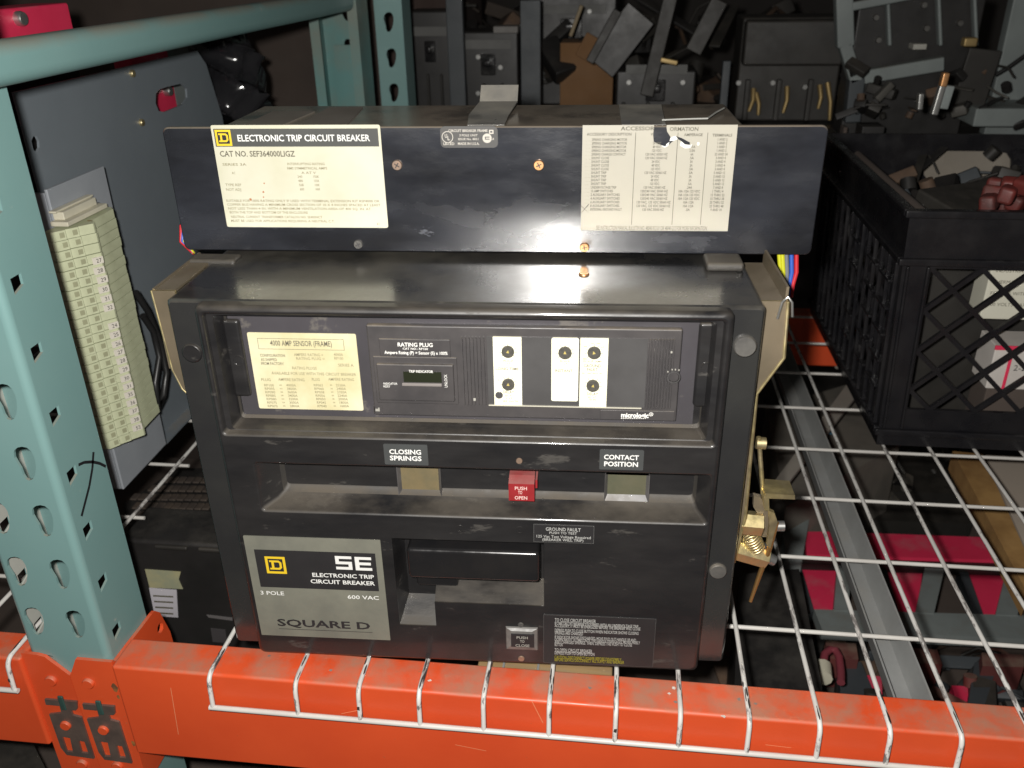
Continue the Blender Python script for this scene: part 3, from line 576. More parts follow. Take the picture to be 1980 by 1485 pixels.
# ---- indicator band
z = Zoom(740, 820, 3.6667, -.0006)
for (r, rows_) in (((10, 145, 320, 290), (('CLOSING', 47, 275, 209), ('SPRINGS', 52, 277, 254))), ((1537, 184, 1850, 325), (('CONTACT', 1567, 1815, 247), ('POSITION', 1567, 1812, 295)))):
    a, b, c, d = z.rect(*r); lab = part(MB().plate(rrect(a, b, c, d, .001), -.0006, .0002), 'indicator_label', DGREYL); m = MB()
    for t_, x0, x1, y in rows_: z.text(m, t_, x0, x1, y, 33, 1.3)
    part(m, 'lettering', WHITE, lab)
RV = .0275
for (x0, y0, x1, y1, mt) in ((776, 900, 848, 951, INDY), (1175, 913, 1249, 958, INDG)):
    zz = Zoom(0, 0, 1, RV-.001); a, b, c, d = zz.rect(x0, y0, x1, y1); m = MB(); t = .003
    m.loft([[(p[0], RV-.0055, p[1]) for p in rrect(a-t, b+t, c-t*1.6, d)], [(p[0], RV-.005, p[1]) for p in rrect(a-t+.0006, b+t-.0006, c-t*1.4, d)], [(p[0], RV-.0008, p[1]) for p in rrect(a, b, c+.001, d)]], 0)
    m.loft([[(p[0], RV, p[1]) for p in rrect(a-t, b+t, c-t*1.6, d)], [(p[0], RV-.0055, p[1]) for p in rrect(a-t, b+t, c-t*1.6, d)]], 0)
    fr = part(m, 'indicator_frame', mat('worn frame', (0.10, 0.095, 0.095), 0.35, base2=(0.07, 0.066, 0.066), nscale=60, dust=.3))
    part(MB().plate(rrect(a, b, c+.001, d), RV-.0008, RV), 'indicator_flag', mt, fr)
zz = Zoom(740, 820, 3.6667, .008); a, b, c, d = zz.rect(893, 425, 1075, 545); _, _, _, d2 = Zoom(740, 820, 3.6667, .02).rect(893, 355, 1075, 400)
m = MB(); pr = [(.008, c), (.008, d), (.0185, d2), (RV, d2), (RV, c)]
m.add([(a, p[0], p[1]) for p in pr] + [(b, p[0], p[1]) for p in pr], [(0, 1, 2, 3, 4), (9, 8, 7, 6, 5)] + [(i, (i+1) % 5, (i+1) % 5+5, i+5) for i in range(5)])
m.box((b+.0008, .012, c+.012), (b+.0026, RV, d2-.001)); bt = part(m, 'open_button', REDP)
m = MB(); zz = Zoom(740, 820, 3.6667, .0078)
for t_, x0, x1, y in (('PUSH', 935, 1025, 465), ('TO', 960, 990, 495), ('OPEN', 935, 1027, 532)): zz.text(m, t_, x0, x1, y, 24, .8, 0, .0003)
part(m, 'lettering', mat('pinkish print', (0.7, 0.5, 0.46), 0.6), bt)
# ---- ground fault label
z = Zoom(740, 820, 3.6667, -.0005); a, b, c, d = z.rect(1070, 716, 1498, 840)
lab = part(MB().plate(rrect(a, b, c, d), -.0005, .0002), 'ground_fault_label', NBLACK); m = MB()
for t_, x0, x1, y, h in (('GROUND FAULT', 1155, 1405, 753, 24), ('PUSH TO TEST', 1180, 1378, 776, 17), ('125 Vac Test Voltage Required', 1085, 1477, 801, 19), ('(BREAKER WILL TRIP)', 1130, 1425, 824, 18)): z.text(m, t_, x0, x1, y, h, .6)
part(m, 'lettering', mat('grey white print', (0.42, 0.42, 0.4), 0.6), lab)
m = MB(); t = .0003; m.sheet(rrect(a, b, c, d), -.0008, XZ, [rrect(a+t, b-t, c+t, d-t)]); part(m, 'border', mat('thin border', (0.12, 0.12, 0.115), 0.6), lab)
# ---- charging handle in its pocket
zz = Zoom(740, 820, 3.6667, -.005); a, b, c, d = quad(zz, (165, 880), (1110, 925), (1115, 1130), (180, 1095))
m = MB(); m.rbox((a, -.005, c), (b, .017, d), .0042, seg=4); m.rbox((a+.004, .012, c-.022), (a+.045, .024, c+.01), .002); part(m, 'charging_handle', GLOSS)
screw(822, 1191, .012, .003, BROWNS, False, .001)
# ---- close button
zz = Zoom(960, 1180, 5.8235, -.0035); a, b, c, d = zz.rect(100, 212, 468, 465); m = MB()
m.loft([ring(rrect(a, b, c, d), 0.0005), ring(rrect(a+.001, b-.001, c+.0008, d-.001), -.0015), ring(rrect(a+.006, b-.006, c+.008, d-.003), -.0035)], 0, False, cap=True)
bt = part(m, 'close_button', BEZ); a, b, c, d = zz.rect(165, 265, 425, 405); part(MB().plate(rrect(a, b, c, d), -.0048, -.003), 'button_face', NBLACK, bt); m = MB()
for t_, x0, x1, y in (('PUSH', 225, 356, 308), ('TO', 266, 318, 351), ('CLOSE', 213, 374, 396)): zz.text(m, t_, x0, x1, y, 29, .6, 0, .0016)
part(m, 'lettering', SILV, bt)
# ---- instruction label
z = Zoom(960, 1180, 5.8235, -.0005); a, b, c, d = z.rect(530, 72, 1780, 612)
lab = part(MB().plate(rrect(a, b, c, d), -.0005, .0002), 'instruction_label', NBLACK); m = MB(); t = .0002; m.sheet(rrect(a, b, c, d), -.0008, XZ, [rrect(a+t, b-t, c+t, d-t)]); part(m, 'border', MATS['thin border'], lab)
m = MB()
u_ = z.p(655, 300)[0]; sc = z.p(656, 300)[0]-u_
for t_, wd_, y, mi in (('TO CLOSE CIRCUIT BREAKER', 455, 122, 0), ('IF THE CIRCUIT BREAKER IS EQUIPPED WITH AN UNDERVOLTAGE TRIP', 925, 160, 0), ('ACCESSORY, IT MUST BE ENERGIZED BEFORE THE BREAKER WILL CLOSE', 950, 186, 0), ('DEPRESS PUSH TO CLOSE BUTTON WHEN INDICATOR SHOWS CLOSING', 935, 236, 0), ('SPRINGS ARE CHARGED', 318, 268, 0),
      ('IF INDICATOR SHOWS DISCHARGED, MOVE FOLD OUT HANDLE UP AND', 910, 313, 0), ('DOWN ABOUT 10 TIMES UNTIL THE HANDLE DISENGAGES, MOVES FREELY', 955, 340, 0), ('AND CHARGED SPRINGS. THEN, DEPRESS THE PUSH TO CLOSE', 870, 369, 0), ('BUTTON', 92, 400, 0), ('TO OPEN CIRCUIT BREAKER', 425, 458, 0), ('DEPRESS PUSH TO OPEN BUTTON', 455, 492, 0),
      ('CAUTION: DISCONNECT POWER BEFORE DISASSEMBLY.', 765, 540, 1), ('BEFORE SERVICE DISCONNECT ALL SUPPLY AND BREAKER', 790, 568, 1)):
    w = z.p(655, y)[1]; text_into(m, t_, u_, w, .0040 if mi == 0 and wd_ > 460 else .0043, wd_*sc, -.0009, mi=mi, bold=.5)
for wd_, y in ((455, 130), (425, 466)): w = z.p(655, y)[1]; m.sheet(rrect(u_, u_+wd_*sc, w-.0002, w+.0002), -.0009)
part(m, 'lettering', [MATS['grey white print'], YELLD], lab)
# ---- grey nameplate
NV = -.0008; z = Zoom(440, 1010, 5.8235, NV)
u0, u1, w0, w1 = quad(z, (172, 148), (1720, 205), (1833, 1330), (385, 1265))
lab = part(MB().plate(rrect(u0, u1, w0, w1, .0008), NV, .0003), 'nameplate', NAMEG)
a, b, c, d = quad(z, (295, 300), (1668, 355), (1700, 780), (375, 718)); part(MB().plate(rrect(a, b, c, d), NV-.0003, NV+.0002), 'title_band', NBLACK, lab)
m = MB(); e0, e1, f0, f1 = quad(z, (415, 380), (645, 385), (670, 575), (450, 570)); emblem(m, e0, e1, f0, f1, NV-.0006, 0, 1); part(m, 'emblem', [YELL, NBLACK], lab)
m = MB()
s0, s1, t0, t1 = quad(z, (1207, 375), (1392, 380), (1412, 530), (1228, 525)); g = (t1-t0)/5
S = [(0, 0), (1, 0), (1, 3), (.22, 3), (.22, 4), (1, 4), (1, 5), (0, 5), (0, 2), (.78, 2), (.78, 1), (0, 1)]
m.sheet([(s0+p[0]*(s1-s0), t0+p[1]*g) for p in S], NV-.0006)
s0, s1, t0, t1 = quad(z, (1428, 385), (1612, 390), (1636, 542), (1448, 535)); g = (t1-t0)/5
E_ = [(0, 0), (1, 0), (1, 1), (.25, 1), (.25, 2), (.95, 2), (.95, 3), (.25, 3), (.25, 4), (1, 4), (1, 5), (0, 5)]
m.sheet([(s0+p[0]*(s1-s0), t0+p[1]*g) for p in E_], NV-.0006)
z.text(m, 'ELECTRONIC TRIP', 955, 1650, 606, 44, 1, 0, .0007); z.text(m, 'CIRCUIT BREAKER', 938, 1657, 678, 44, 1, 0, .0007); z.text(m, '3 POLE', 372, 640, 808, 42, .6, 0, .0004); z.text(m, '600 VAC', 1352, 1708, 856, 42, .6, 0, .0004)
part(m, 'lettering', WHITE, lab)
m = MB(); z.text(m, 'SQUARE D', 565, 1610, 1160, 78, 1.4, 0, .0004); a = z.p(580, 1192); b = z.p(1628, 1192); m.sheet(rrect(a[0], b[0], a[1]-.0005, a[1]+.0001), NV-.0004); part(m, 'lettering', NBLACK, lab)

# ---- side brackets, wires and the trip linkage on the right flank
ug = [P(x, y, .03) for x, y in ((1524, 583), (1516, 692), (1463, 762), (1441, 1000), (1419, 1088))]
m = MB(); ou = [(.262, ug[4][1])] + [(p[0], p[1]) for p in reversed(ug)] + [(.262, ug[0][1])]
m.plate(ou, .030, .0325, XZ, (), 0, 1)
m.box((ug[0][0]-.0022, .0325, .33), (ug[0][0], .135, ug[0][1]+.012)); m.box((.2668, .034, ug[0][1]-.004), (ug[0][0]-.0022, .135, ug[0][1]-.0015))
brt = part(m, 'side_bracket', [GOLDD, GOLD])
part(MB().tube([(p[0], .0305, p[1]) for p in ug], .0017, 6), 'bracket_edge', GOLD, brt)
m = MB(); u_, w_ = P(1521, 580, .03); m.tube([(u_-.006, .028, w_-.016), (u_-.004, .027, w_-.001), (u_, .027, w_+.004), (u_+.004, .027, w_-.001), (u_+.006, .028, w_-.014)], .0012, 6); part(m, 'spring_clip', STEEL, brt)
ul = [P(x, y, .03) for x, y in ((292, 562), (333, 715), (352, 752), (373, 772))]
m = MB(); ou = [(-.24, ul[0][1])] + ul + [(-.24, ul[3][1])]
m.plate(ou, .030, .0325, XZ, (), 0, 1); m.box((ul[0][0], .0325, ul[1][1]), (ul[0][0]+.0022, .135, ul[0][1]+.001)); m.box((ul[0][0]+.0022, .034, ul[0][1]-.0028), (-.2412, .135, ul[0][1]-.0004))
brl = part(m, 'side_bracket', [GOLDD, GOLD])
part(MB().tube([(p[0], .0305, p[1]) for p in ul], .0011, 6), 'bracket_edge', GOLD, brl)
def wire(pts, mt, r=.0022): return part(MB().tube(pts, r, 8), 'lead_wire', mt)
for k, (x, mt) in enumerate(((1506, WYEL), (1512, WYEL), (1520, WGRY), (1530, WBLU), (1540, WRED))):
    a = P(x, 480, .145); b = P(x-.1*(x-1500)+1, 525, .145); c = P(1512+.42*(x-1500), 575, .14)
    wire([(a[0], .145, a[1]), (b[0]+.001, .143, b[1]), ((b[0]*.45+c[0]*.55), .142, (b[1]+c[1])/2), (c[0], .14, c[1])], mt)
for k, (x, mt) in enumerate(((351, WRED), (355, WBLU), (360, WYEL))):
    a = P(x, 436+7*k, .15); b = P(x+2-k, 465, .15); c = P(367, 490, .14); wire([(a[0]+.006, .15, a[1]+.006), (a[0], .149, a[1]), (b[0], .146, b[1]), (c[0]+.004, .14, c[1])], mt, .0018)
LV_ = .04
def pv(x, y, v=LV_): q = P(x, y, v); return (q[0], v, q[1])
m = MB(); m.tube([pv(1430, 1009), pv(1472, 1013)], .0118, 6, smooth=False); st = part(m, 'hex_standoff', GOLD, brt)
m = MB(); m.tube([pv(1422, 1061), pv(1482, 1078)], .0108, 6, smooth=False); part(m, 'hex_standoff', GOLD, brt)
m = MB(); m.disc((0, 0), .006, 0, 0) if False else m.tube([pv(1480, 1077), pv(1497, 1084)], .0055, 10); part(m, 'bolt', STEEL, brt)
m = MB(); m.tube([pv(1500, 1017), pv(1516, 1017)], .0052, 10); part(m, 'bolt', STEEL, brt)
m = MB(); m.tube([pv(1471, 1062, .045), pv(1478, 1064, .045)], .0075, 10); part(m, 'bolt', STEEL, brt)
m = MB(); A = Vector(pv(1448, 1033)); B = Vector(pv(1462, 1060)); ax = (B-A).normalized(); s1 = ax.orthogonal().normalized(); s2 = ax.cross(s1); path = []
for k in range(73):
    t = k/72; an = t*2*math.pi*6; path.append(tuple(A+(B-A)*t+s1*.0085*math.cos(an)+s2*.0085*math.sin(an)))
m.tube(path, .0013, 6); part(m, 'coil_spring', GOLD, brt)
m = MB(); m.tube([pv(1467, 845, .05), pv(1469, 870, .05), pv(1475, 955, .045)], .0022, 6); m.tube([pv(1462, 856, .052), pv(1480, 857, .052)], .006, 8); part(m, 'link_rod', GOLD, brt)
m = MB()
for (a, b, c, d) in (((1478, 948), (1535, 952), (1535, 960), (1478, 958)),):
    m.plate([P(*q, .035) for q in (a, b, c, d)], .03, .055, XZ)
m.plate([P(*q, .035) for q in ((1476, 955), (1486, 958), (1487, 985), (1478, 985))], .033, .052, XZ)
part(m, 'latch_lever', GOLD, brt)
m = MB(); m.plate([P(*q, .045) for q in ((1457, 957), (1470, 960), (1487, 990), (1490, 1010), (1482, 1036), (1466, 1036), (1470, 1000), (1456, 978))], .043, .049, XZ); part(m, 'latch_plate', GOLDD, brt)
m = MB(); m.plate([P(*q, .035) for q in ((1486, 985), (1497, 990), (1503, 1008), (1496, 1030), (1489, 1058), (1482, 1052), (1487, 1015))], .033, .038, XZ); part(m, 'trip_hook', GOLD, brt)
m = MB(); m.tube([pv(1501, 1010, .036), pv(1488, 1058, .036), pv(1470, 1108, .034), pv(1451, 1163, .03)], [.0028, .003, .0026, .0018], 8); part(m, 'trip_rod', CUPR, brt)

# ================================================================== PALLET RACK
rack = thing('upright_frame', 'teal steel rack upright at the left with teardrop slots and brace', 'rack upright', (-0.765, -0.08, -0.9))
PX0, PX1, PY0, PY1, ZT, ZB, TH = -0.8095, -0.7185, -0.1195, -0.0445, 0.95, -0.9, 0.0026
def outline(pts, conv):
    q = [conv(x/3.96, 750+y/3.96) for x, y in pts]; cx = (max(p[0] for p in q)+min(p[0] for p in q))/2; cz = (max(p[1] for p in q)+min(p[1] for p in q))/2
    return [(p[0]-cx, p[1]-cz) for p in q]
TEAR = outline(((105, 520), (112, 497), (135, 480), (168, 474), (205, 482), (236, 508), (258, 545), (270, 590), (274, 640), (268, 690), (250, 722), (222, 732), (196, 720), (176, 690), (158, 640), (130, 595), (110, 560)), lambda x, y: (lambda p: (p[0], p[2]))(at_y(x, y, PY0)))
DIAM = outline(((430, 136), (449, 212), (391, 304), (358, 198)), lambda x, y: (lambda p: (p[1], p[2]))(at_x(x, y, PX1)))
def teardrop(cx, cz, s=1.0, lean=1): return [(cx+p[0]*s*(1 if lean >= 0 else -1), cz+p[1]*s) for p in TEAR]
def diamond(cy, cz): return [(cy+p[0], cz+p[1]) for p in DIAM]
R_ = .007
m = MB(); holes = [teardrop(x, .041+.0645*k, 1.0) for k in range(-10, 14) for x in (-.744, -.7895)]
m.plate(rrect(PX0+R_, PX1-R_, ZB, ZT), PY0, PY0+TH, XZ, holes)
dh = [diamond(-.0965, .0145+.0648*k) for k in range(-10, 14)]
m.plate(rrect(PY0+R_, PY1, ZB, ZT), PX1, PX1-TH, YZ, dh)
m.plate(rrect(PY0+R_, PY1, ZB, ZT), PX0, PX0+.001, YZ, dh); m.plate(rrect(PY0+R_, PY1, ZB, ZT), PX0+.001, PX0+TH, YZ, dh, 1)
for cx, s in ((PX1-R_, 1), (PX0+R_, -1)):
    rings = []
    for zz_ in (ZB, ZT): rings.append([(cx+s*R_*math.sin(t), PY0+R_-R_*math.cos(t), zz_) for t in [math.pi/2*k/6 for k in range(7)]])
    m.add(rings[0]+rings[1], [(i, i+1, i+8, i+7) for i in range(6)], 0, True)
    m.add([(cx+s*(R_-TH)*math.sin(t), PY0+R_-(R_-TH)*math.cos(t), zz_) for zz_ in (ZB, ZT) for t in [math.pi/2*k/6 for k in range(7)]], [(i, i+1, i+8, i+7) for i in range(6)], 0, True)
m.plate(rrect(PX1-.022, PX1-TH, ZB, ZT), PY1, PY1-TH, XZ); m.plate(rrect(PX0+TH, PX0+.022, ZB, ZT), PY1, PY1-TH, XZ)
post = m.build('post', [TEAL, mat('pale dusty steel', (0.40, 0.40, 0.36), 0.6, base2=(0.33, 0.34, 0.31), nscale=12)], rack)
def inkline(pts, w):
    m = MB()
    for a, b in zip(pts[:-1], pts[1:]):
        d = Vector((b[0]-a[0], b[1]-a[1])).normalized(); n = Vector((-d.y, d.x))*w/2
        m.sheet([(a[0]-n.x, a[1]-n.y), (b[0]-n.x, b[1]-n.y), (b[0]+n.x, b[1]+n.y), (a[0]+n.x, a[1]+n.y)], PX1+.0004, YZ)
    return m
for pts, w_ in ((((180, 874), (178, 905), (172, 940), (163, 975), (157, 998)), .0035), (((151, 899), (162, 894), (178, 893), (192, 896), (204, 902)), .003)):
    inkline([(lambda q: (q[1], q[2]))(at_x(*p, PX1)) for p in pts], w_).build('pen_mark', INK, post)
# brace tube to the rear post
m = MB(); m.rbox((-.722, PY0+.012, .562), (-.690, .90, .596), .012, seg=4); m.build('brace', TEAL, rack)
RY = 0.90
def rear_post(X0, X1, Y, parent):
    m = MB(); lipw = .018
    m.plate(rrect(X0, X0+lipw, ZB, 1.1), Y, Y+TH, XZ); m.plate(rrect(X1-lipw, X1, ZB, 1.1), Y, Y+TH, XZ)
    m.plate(rrect(X0, X1, ZB, 1.1), Y+.07, Y+.07+TH, XZ, [teardrop((X0+X1)/2+.004, .041+.0645*k, .9, -1) for k in range(-10, 16)])
    m.box((X0, Y+TH, ZB), (X0+TH, Y+.07, 1.1)); m.box((X1-TH, Y+TH, ZB), (X1, Y+.07, 1.1))
    m.plate([(X0+.02, .3), (X1-.03, .3), (X1-.022, .50), (X0+.026, .50)], Y+.05, Y+.055, XZ)
    return m.build('post', TEALIN, parent)
rear_post(-.779, -.688, RY, rack)
up2 = thing('upright_frame', 'teal perforated post of the rack behind, beside the rear upright', 'rack upright', (-.656, 1.01, -0.9))
m = MB(); X0, X1 = -.683, -.629
m.plate(rrect(X0, X1, ZB, 1.3), 1.0, 1.0+TH, XZ, [teardrop((X0+X1)/2, .02+.0645*k, .95, 0) for k in range(-10, 18)]); m.box((X0, 1.003, ZB), (X0+TH, 1.07, 1.3)); m.box((X1-TH, 1.003, ZB), (X1, 1.07, 1.3))
m.build('post', TEAL, up2)

# beams
def beam(name, label, X0, X1, Yf, Yb, Zt, H, flip=1):
    t = thing(name, label, 'rack beam', ((X0+X1)/2, (Yf+Yb)/2, Zt-H)); m = MB()
    m.rbox((X0, min(Yf, Yb), Zt-H), (X1, max(Yf, Yb), Zt), .0035, seg=3)
    m.build('beam_body', ORANGE, t); return t
bf = beam('load_beam', 'orange steel shelf beam in front, under the circuit breaker', -.7135, .95, -.1275, -.0845, -.0058, .129)
# end connector of the front beam: angle plate round the post, with notch, clips and rivets
def connector(t, X0, X1, side, notch):
    m = MB(); Yc = -.1235
    if notch == 'L': ou = [(X0, -.19), (X1, -.19), (X1, -.004), (X0+.012, -.004), (X0, -.028)]
    else: ou = [(X0, -.19), (X1, -.19), (X1, -.028), (X1-.022, -.004), (X1-.03, -.002), (X0, -.001)]
    m.plate(ou, Yc, PY0-.0003, XZ)
    if side: m.plate([(PY0-.0036, -.19), (-.012, -.19), (-.016, -.06), (-.026, -.022), (-.034, -.013), (-.04, -.012), (-.116, -.009), (PY0-.0036, -.004)], PX1+.0004, PX1+.0044, YZ, [circle(-.032, -.040, .0065, 16)])
    return m.build('end_connector', ORANGE, t)
cn = connector(bf, -.7665, PX1+.004, True, 'L')
def clip(t, ax, cpx):
    f = lambda x, y: (lambda q: (q[0], q[2]))(at_y(x, y, -.126))
    z0 = [f(x/3.96+cpx[0], 1110+y/3.96+cpx[1]) for x, y in ((630, 995), (875, 1015), (880, 1070), (865, 1080), (830, 1078), (845, 1118), (910, 1135), (1010, 1450), (800, 1420), (755, 1365), (665, 1110), (760, 1100), (745, 1045), (640, 1035))]
    hs = [[f(x/3.96+cpx[0], 1110+y/3.96+cpx[1]) for x, y in h] for h in (((760, 1280), (825, 1290), (850, 1400), (800, 1395)), ((888, 1310), (935, 1318), (968, 1410), (915, 1405)))]
    m = MB(); m.plate(z0, -.1262, -.1238, XZ, hs); o = m.build('safety_clip', CLIPM, t)
    q = f(795/3.96+cpx[0], 1110+1190/3.96+cpx[1]); m = MB(); m.disc(q, .0062, -.124, -.129, XZ, 16); m.build('rivet', ORANGE, t)
    q = f(755/3.96+cpx[0], 1110+990/3.96+cpx[1]); m = MB(); m.rbox((q[0]-.003, -.1275, q[1]-.016), (q[0]+.003, -.125, q[1]+.004), .001); m.build('clip_tab', mat('dark green tab', (0.03, 0.07, 0.06), 0.5), t)
clip(bf, 0, (0, 0))
for x, y in ((172, 1320), (228, 1480)):
    q = at_y(x, y, -.1235); m = MB(); m.disc((q[0], q[2]), .0065, -.1235, -.127, XZ, 16); m.build('rivet', ORANGE, bf)
m = MB(); r3 = random.Random(3)
def top_pt(x, y): q = at_z(x, y, -.0055); return (q[0], q[1])
for x, y in ((1294, 1341), (1306, 1357), (1430, 1352), (1460, 1360), (1303, 1330), (1398, 1385), (1140, 1330), (830, 1316), (640, 1296), (520, 1268)):
    c = top_pt(x, y); n_ = r3.randint(4, 6); m.sheet([(c[0]+r3.uniform(.0008, .003)*math.cos(6.28*i/n_), c[1]+r3.uniform(.0008, .0025)*math.sin(6.28*i/n_)) for i in range(n_)], -.0054, XY, (), r3.randrange(2))
for (x0, y0, x1, y1) in ((1028, 1355, 1050, 1398), (660, 1380, 700, 1372), (1480, 1440, 1530, 1446), (330, 1330, 345, 1420), (880, 1440, 940, 1452)):
    a, b = at_y(x0, y0, -.1278), at_y(x1, y1, -.1278); d_ = Vector((b[0]-a[0], b[2]-a[2])).normalized(); nx, nz = -d_.y*.0003, d_.x*.0003
    m.add([(a[0]-nx, -.1278, a[2]-nz), (b[0]-nx, -.1278, b[2]-nz), (b[0]+nx, -.1278, b[2]+nz), (a[0]+nx, -.1278, a[2]+nz)], [(0, 1, 2, 3)], 2)
m.build('scuff_marks', [mat('bare primer fleck', (.6, .55, .5), .6), mat('grey scuff', (.22, .19, .17), .6), mat('pale scratch', (.75, .3, .15), .5)], bf, kind='stuff')
m = MB()
for x, y, r in ((222, 1330, .006), (229, 1348, .003), (258, 1438, .004)):
    q = at_y(x, y, -.1237); m.sheet([(q[0]+r*r3.uniform(.4, .8)*math.cos(.7*i), q[2]+r*r3.uniform(.8, 1.3)*math.sin(.7*i)) for i in range(9)], -.1237)
m.build('rust_patch', mat('rusty orange', (.32, .13, .03), .7, base2=(.12, .05, .02), nscale=120), cn, kind='stuff')
bl = beam('load_beam', 'orange steel shelf beam of the next bay, cut off by the left edge', -1.8, -.8155, -.1275, -.0885, -.0058, .129)
connector(bl, -.8155, -.7672, False, 'R')
clip(bl, 0, (-73, -9))
for x, y in ((100, 1315), (160, 1476)):
    q = at_y(x, y, -.1235); m = MB(); m.disc((q[0], q[2]), .0065, -.1235, -.127, XZ, 16); m.build('rivet', ORANGE, bl)
beam('load_beam', 'orange rear shelf beam seen through the wires behind the breaker', -.685, .95, .93, .97, -.0105, .112)

# wire decks
def deck(label, xs, X0, X1, ks, loc, chan):
    t = thing('wire_deck', label, 'wire shelf', loc); R = .0025
    for X in xs:
        p = [(X, .985, -R), (X, -.1335, -R), (X, -.1365, -.042)]; p = arc(p, 1, .012, 5)
        q = [p[0]] + [(X+rnd.uniform(-.0005, .0005), .985-1.11*k/10, -R+rnd.uniform(-.0004, .0002)) for k in range(1, 10)] + p[1:]
        mw = MB().tube(q, R, 8)
        for _ in range(rnd.randint(3, 5)):                       # coating chipped to dark steel
            near = rnd.random() < .8; yc = rnd.uniform(-.125, -.085) if near else rnd.uniform(-.08, .35); L_ = rnd.uniform(.006, .02); a0 = rnd.uniform(.4, 2.4); aw = rnd.uniform(.3, .75)
            vs = [(X+(R+.00015)*math.cos(a0+aw*e_*(1 if 0 < i_ < 4 else .3)+rnd.uniform(-.1, .1)), yc+L_*(i_/4-.5), -R+.0001+(R+.00015)*math.sin(a0+aw*e_*(1 if 0 < i_ < 4 else .3))) for i_ in range(5) for e_ in (-.5, -.17, .17, .5)]
            mw.add(vs, [(i_*4+j_, i_*4+j_+1, i_*4+j_+5, i_*4+j_+4) for i_ in range(4) for j_ in range(3)], 1, True)
        if rnd.random() < .2:
            zc_ = rnd.uniform(-.032, -.014); mw.add([(X-.0016, -.1387, zc_), (X+.0012, -.1389, zc_-.001), (X+.0016, -.1393, zc_+.005), (X-.001, -.1387, zc_+.004)], [(0, 1, 2, 3)], 1)
        mw.build('wire', [WIREW, mat('bare dark wire', (.045, .036, .034), .5)], t)
    MB().tube([(X0-.004, -.1365, -.0425), ((X0+X1)/2, -.1367, -.0428), (X1+.004, -.1365, -.0425)], .0029, 8).build('wire', WIRES, t)
    for k in ks: MB().tube([(X0-.014, k*.13, -R*2.9), (X1+.014, k*.13, -R*2.9)], R, 8).build('wire', WIRES, t)
    for X in chan:
        m = MB(); pr = [(X-.0185, -.0105), (X-.0165, -.0105), (X-.0105, -.036), (X+.0105, -.036), (X+.0175, -.0105), (X+.0195, -.0105), (X+.0125, -.0385), (X-.0125, -.0385)]
        n = len(pr); m.add([(a, -.083, b) for a, b in pr]+[(a, .94, b) for a, b in pr], [(i, (i+1) % n, (i+1) % n+n, i+n) for i in range(n)] + [[0, 1, 2, 7], [2, 3, 6, 7], [3, 4, 5, 6]])
        m.build('support_channel', GALV, t)
    return t
bx = [404, 570, 692, 809, 934, 1062, 1192, 1318, 1453]
xs = [at_y(x, 1310+.06*(x-404), -.132)[0] for x in bx] + [.0635*k for k in range(0, 12)]
deck('white wire mesh shelf deck under the circuit breaker', xs, xs[0], xs[-1], range(0, 8), (0, .42, -.01), (.0985, -.29))
deck('white wire shelf deck of the next bay, left of the upright', [-.8255-.0635*k for k in range(9)], -.8255-.0635*8, -.8255, range(0, 8), (-1.1, .42, -.01), ())
m = MB(); m.rbox((-.335, -.0830, -.040), (-.195, -.045, -.0125), .002); pl = m.build('plank', WOOD, None, origin=(-.25, -.067, -.032)); tag(pl, 'pale pine plank lying under the wire deck below the breaker', 'plank')

# ================================================================== GREY PANEL WITH TERMINAL BLOCKS (left)
PX = -.88
cp = thing('control_panel', 'grey steel panel on edge carrying a column of pale green terminal blocks', 'control panel', (PX, .41, 0))
f = lambda x, y: (lambda q: (q[1], q[2]))(at_x(x, y, PX))
hole = [f(x/3.96, y/3.96) for x, y in ((1195, 715), (1220, 685), (1280, 665), (1390, 640), (1430, 680), (1435, 745), (1400, 800), (1330, 830), (1260, 858), (1215, 850), (1192, 790))]
hole2 = [f(x/3.96, y/3.96) for x, y in ((240, 1080), (255, 1045), (280, 1040), (300, 1080), (303, 1130), (285, 1168), (258, 1150))]
m = MB(); m.plate([(.187, .004), (.70, .004), (.70, .41), (.672, .497), (.648, .520), (.187, .5215)], PX, PX-.003, YZ, [hole, hole2]); m.box((PX, .187, .004), (PX+.018, .70, .007))
m.build('plate', PANELG, cp)
for x, y in ((254, 142), (272, 237)):
    q = f(x, y); m = MB(); m.disc(q, .005, PX, PX+.004, YZ, 12); m.build('screw', GOLD, cp)
TX = -.845
g = lambda x, y, X=TX: at_x(x, y, X)
br0 = g(78, 372); br1 = g(203, 362); brb = g(312, 862)
m = MB(); m.rbox((TX-.004, br0[1]+.012, brb[2]-.005), (TX, br1[1]+.008, br0[2]), .001); m.rbox((PX+.001, br0[1]+.012, brb[2]-.005), (TX-.0045, br0[1]+.016, br0[2]-.004), .001); m.build('mounting_bracket', BRKG, cp)
# column of terminal blocks, stacked on a rail
NB = 24
zt = g(120, 455, TX+.03)[2]; zb = g(216, 893, TX+.03)[2]
yl = g(105, 455, TX+.012)[1]; yr = g(226, 440, TX+.02)[1]; ym = g(186, 455, TX+.037)[1]
pitch = (zt-zb)/NB
face = lambda t: (TX+.011+.026*t, yl+(ym-yl)*t)
prof = [(TX, yl), face(0), face(.3), (face(.34)[0]-.0016, face(.34)[1]), face(.62), (face(.66)[0]-.0016, face(.66)[1]), face(1), (TX+.037, ym+.003), (TX+.033, ym+.005), (TX+.033, ym+.009), (TX+.028, ym+.010), (TX+.026, yr-.008), (TX+.022, yr-.006), (TX+.02, yr), (TX, yr)]
n = len(prof); m = MB(); h = pitch*.925
m.add([(a, b, 0) for a, b in prof]+[(a, b, h) for a, b in prof], [(i, (i+1) % n, (i+1) % n+n, i+n) for i in range(n)]+[list(range(n)), list(range(2*n-1, n-1, -1))])
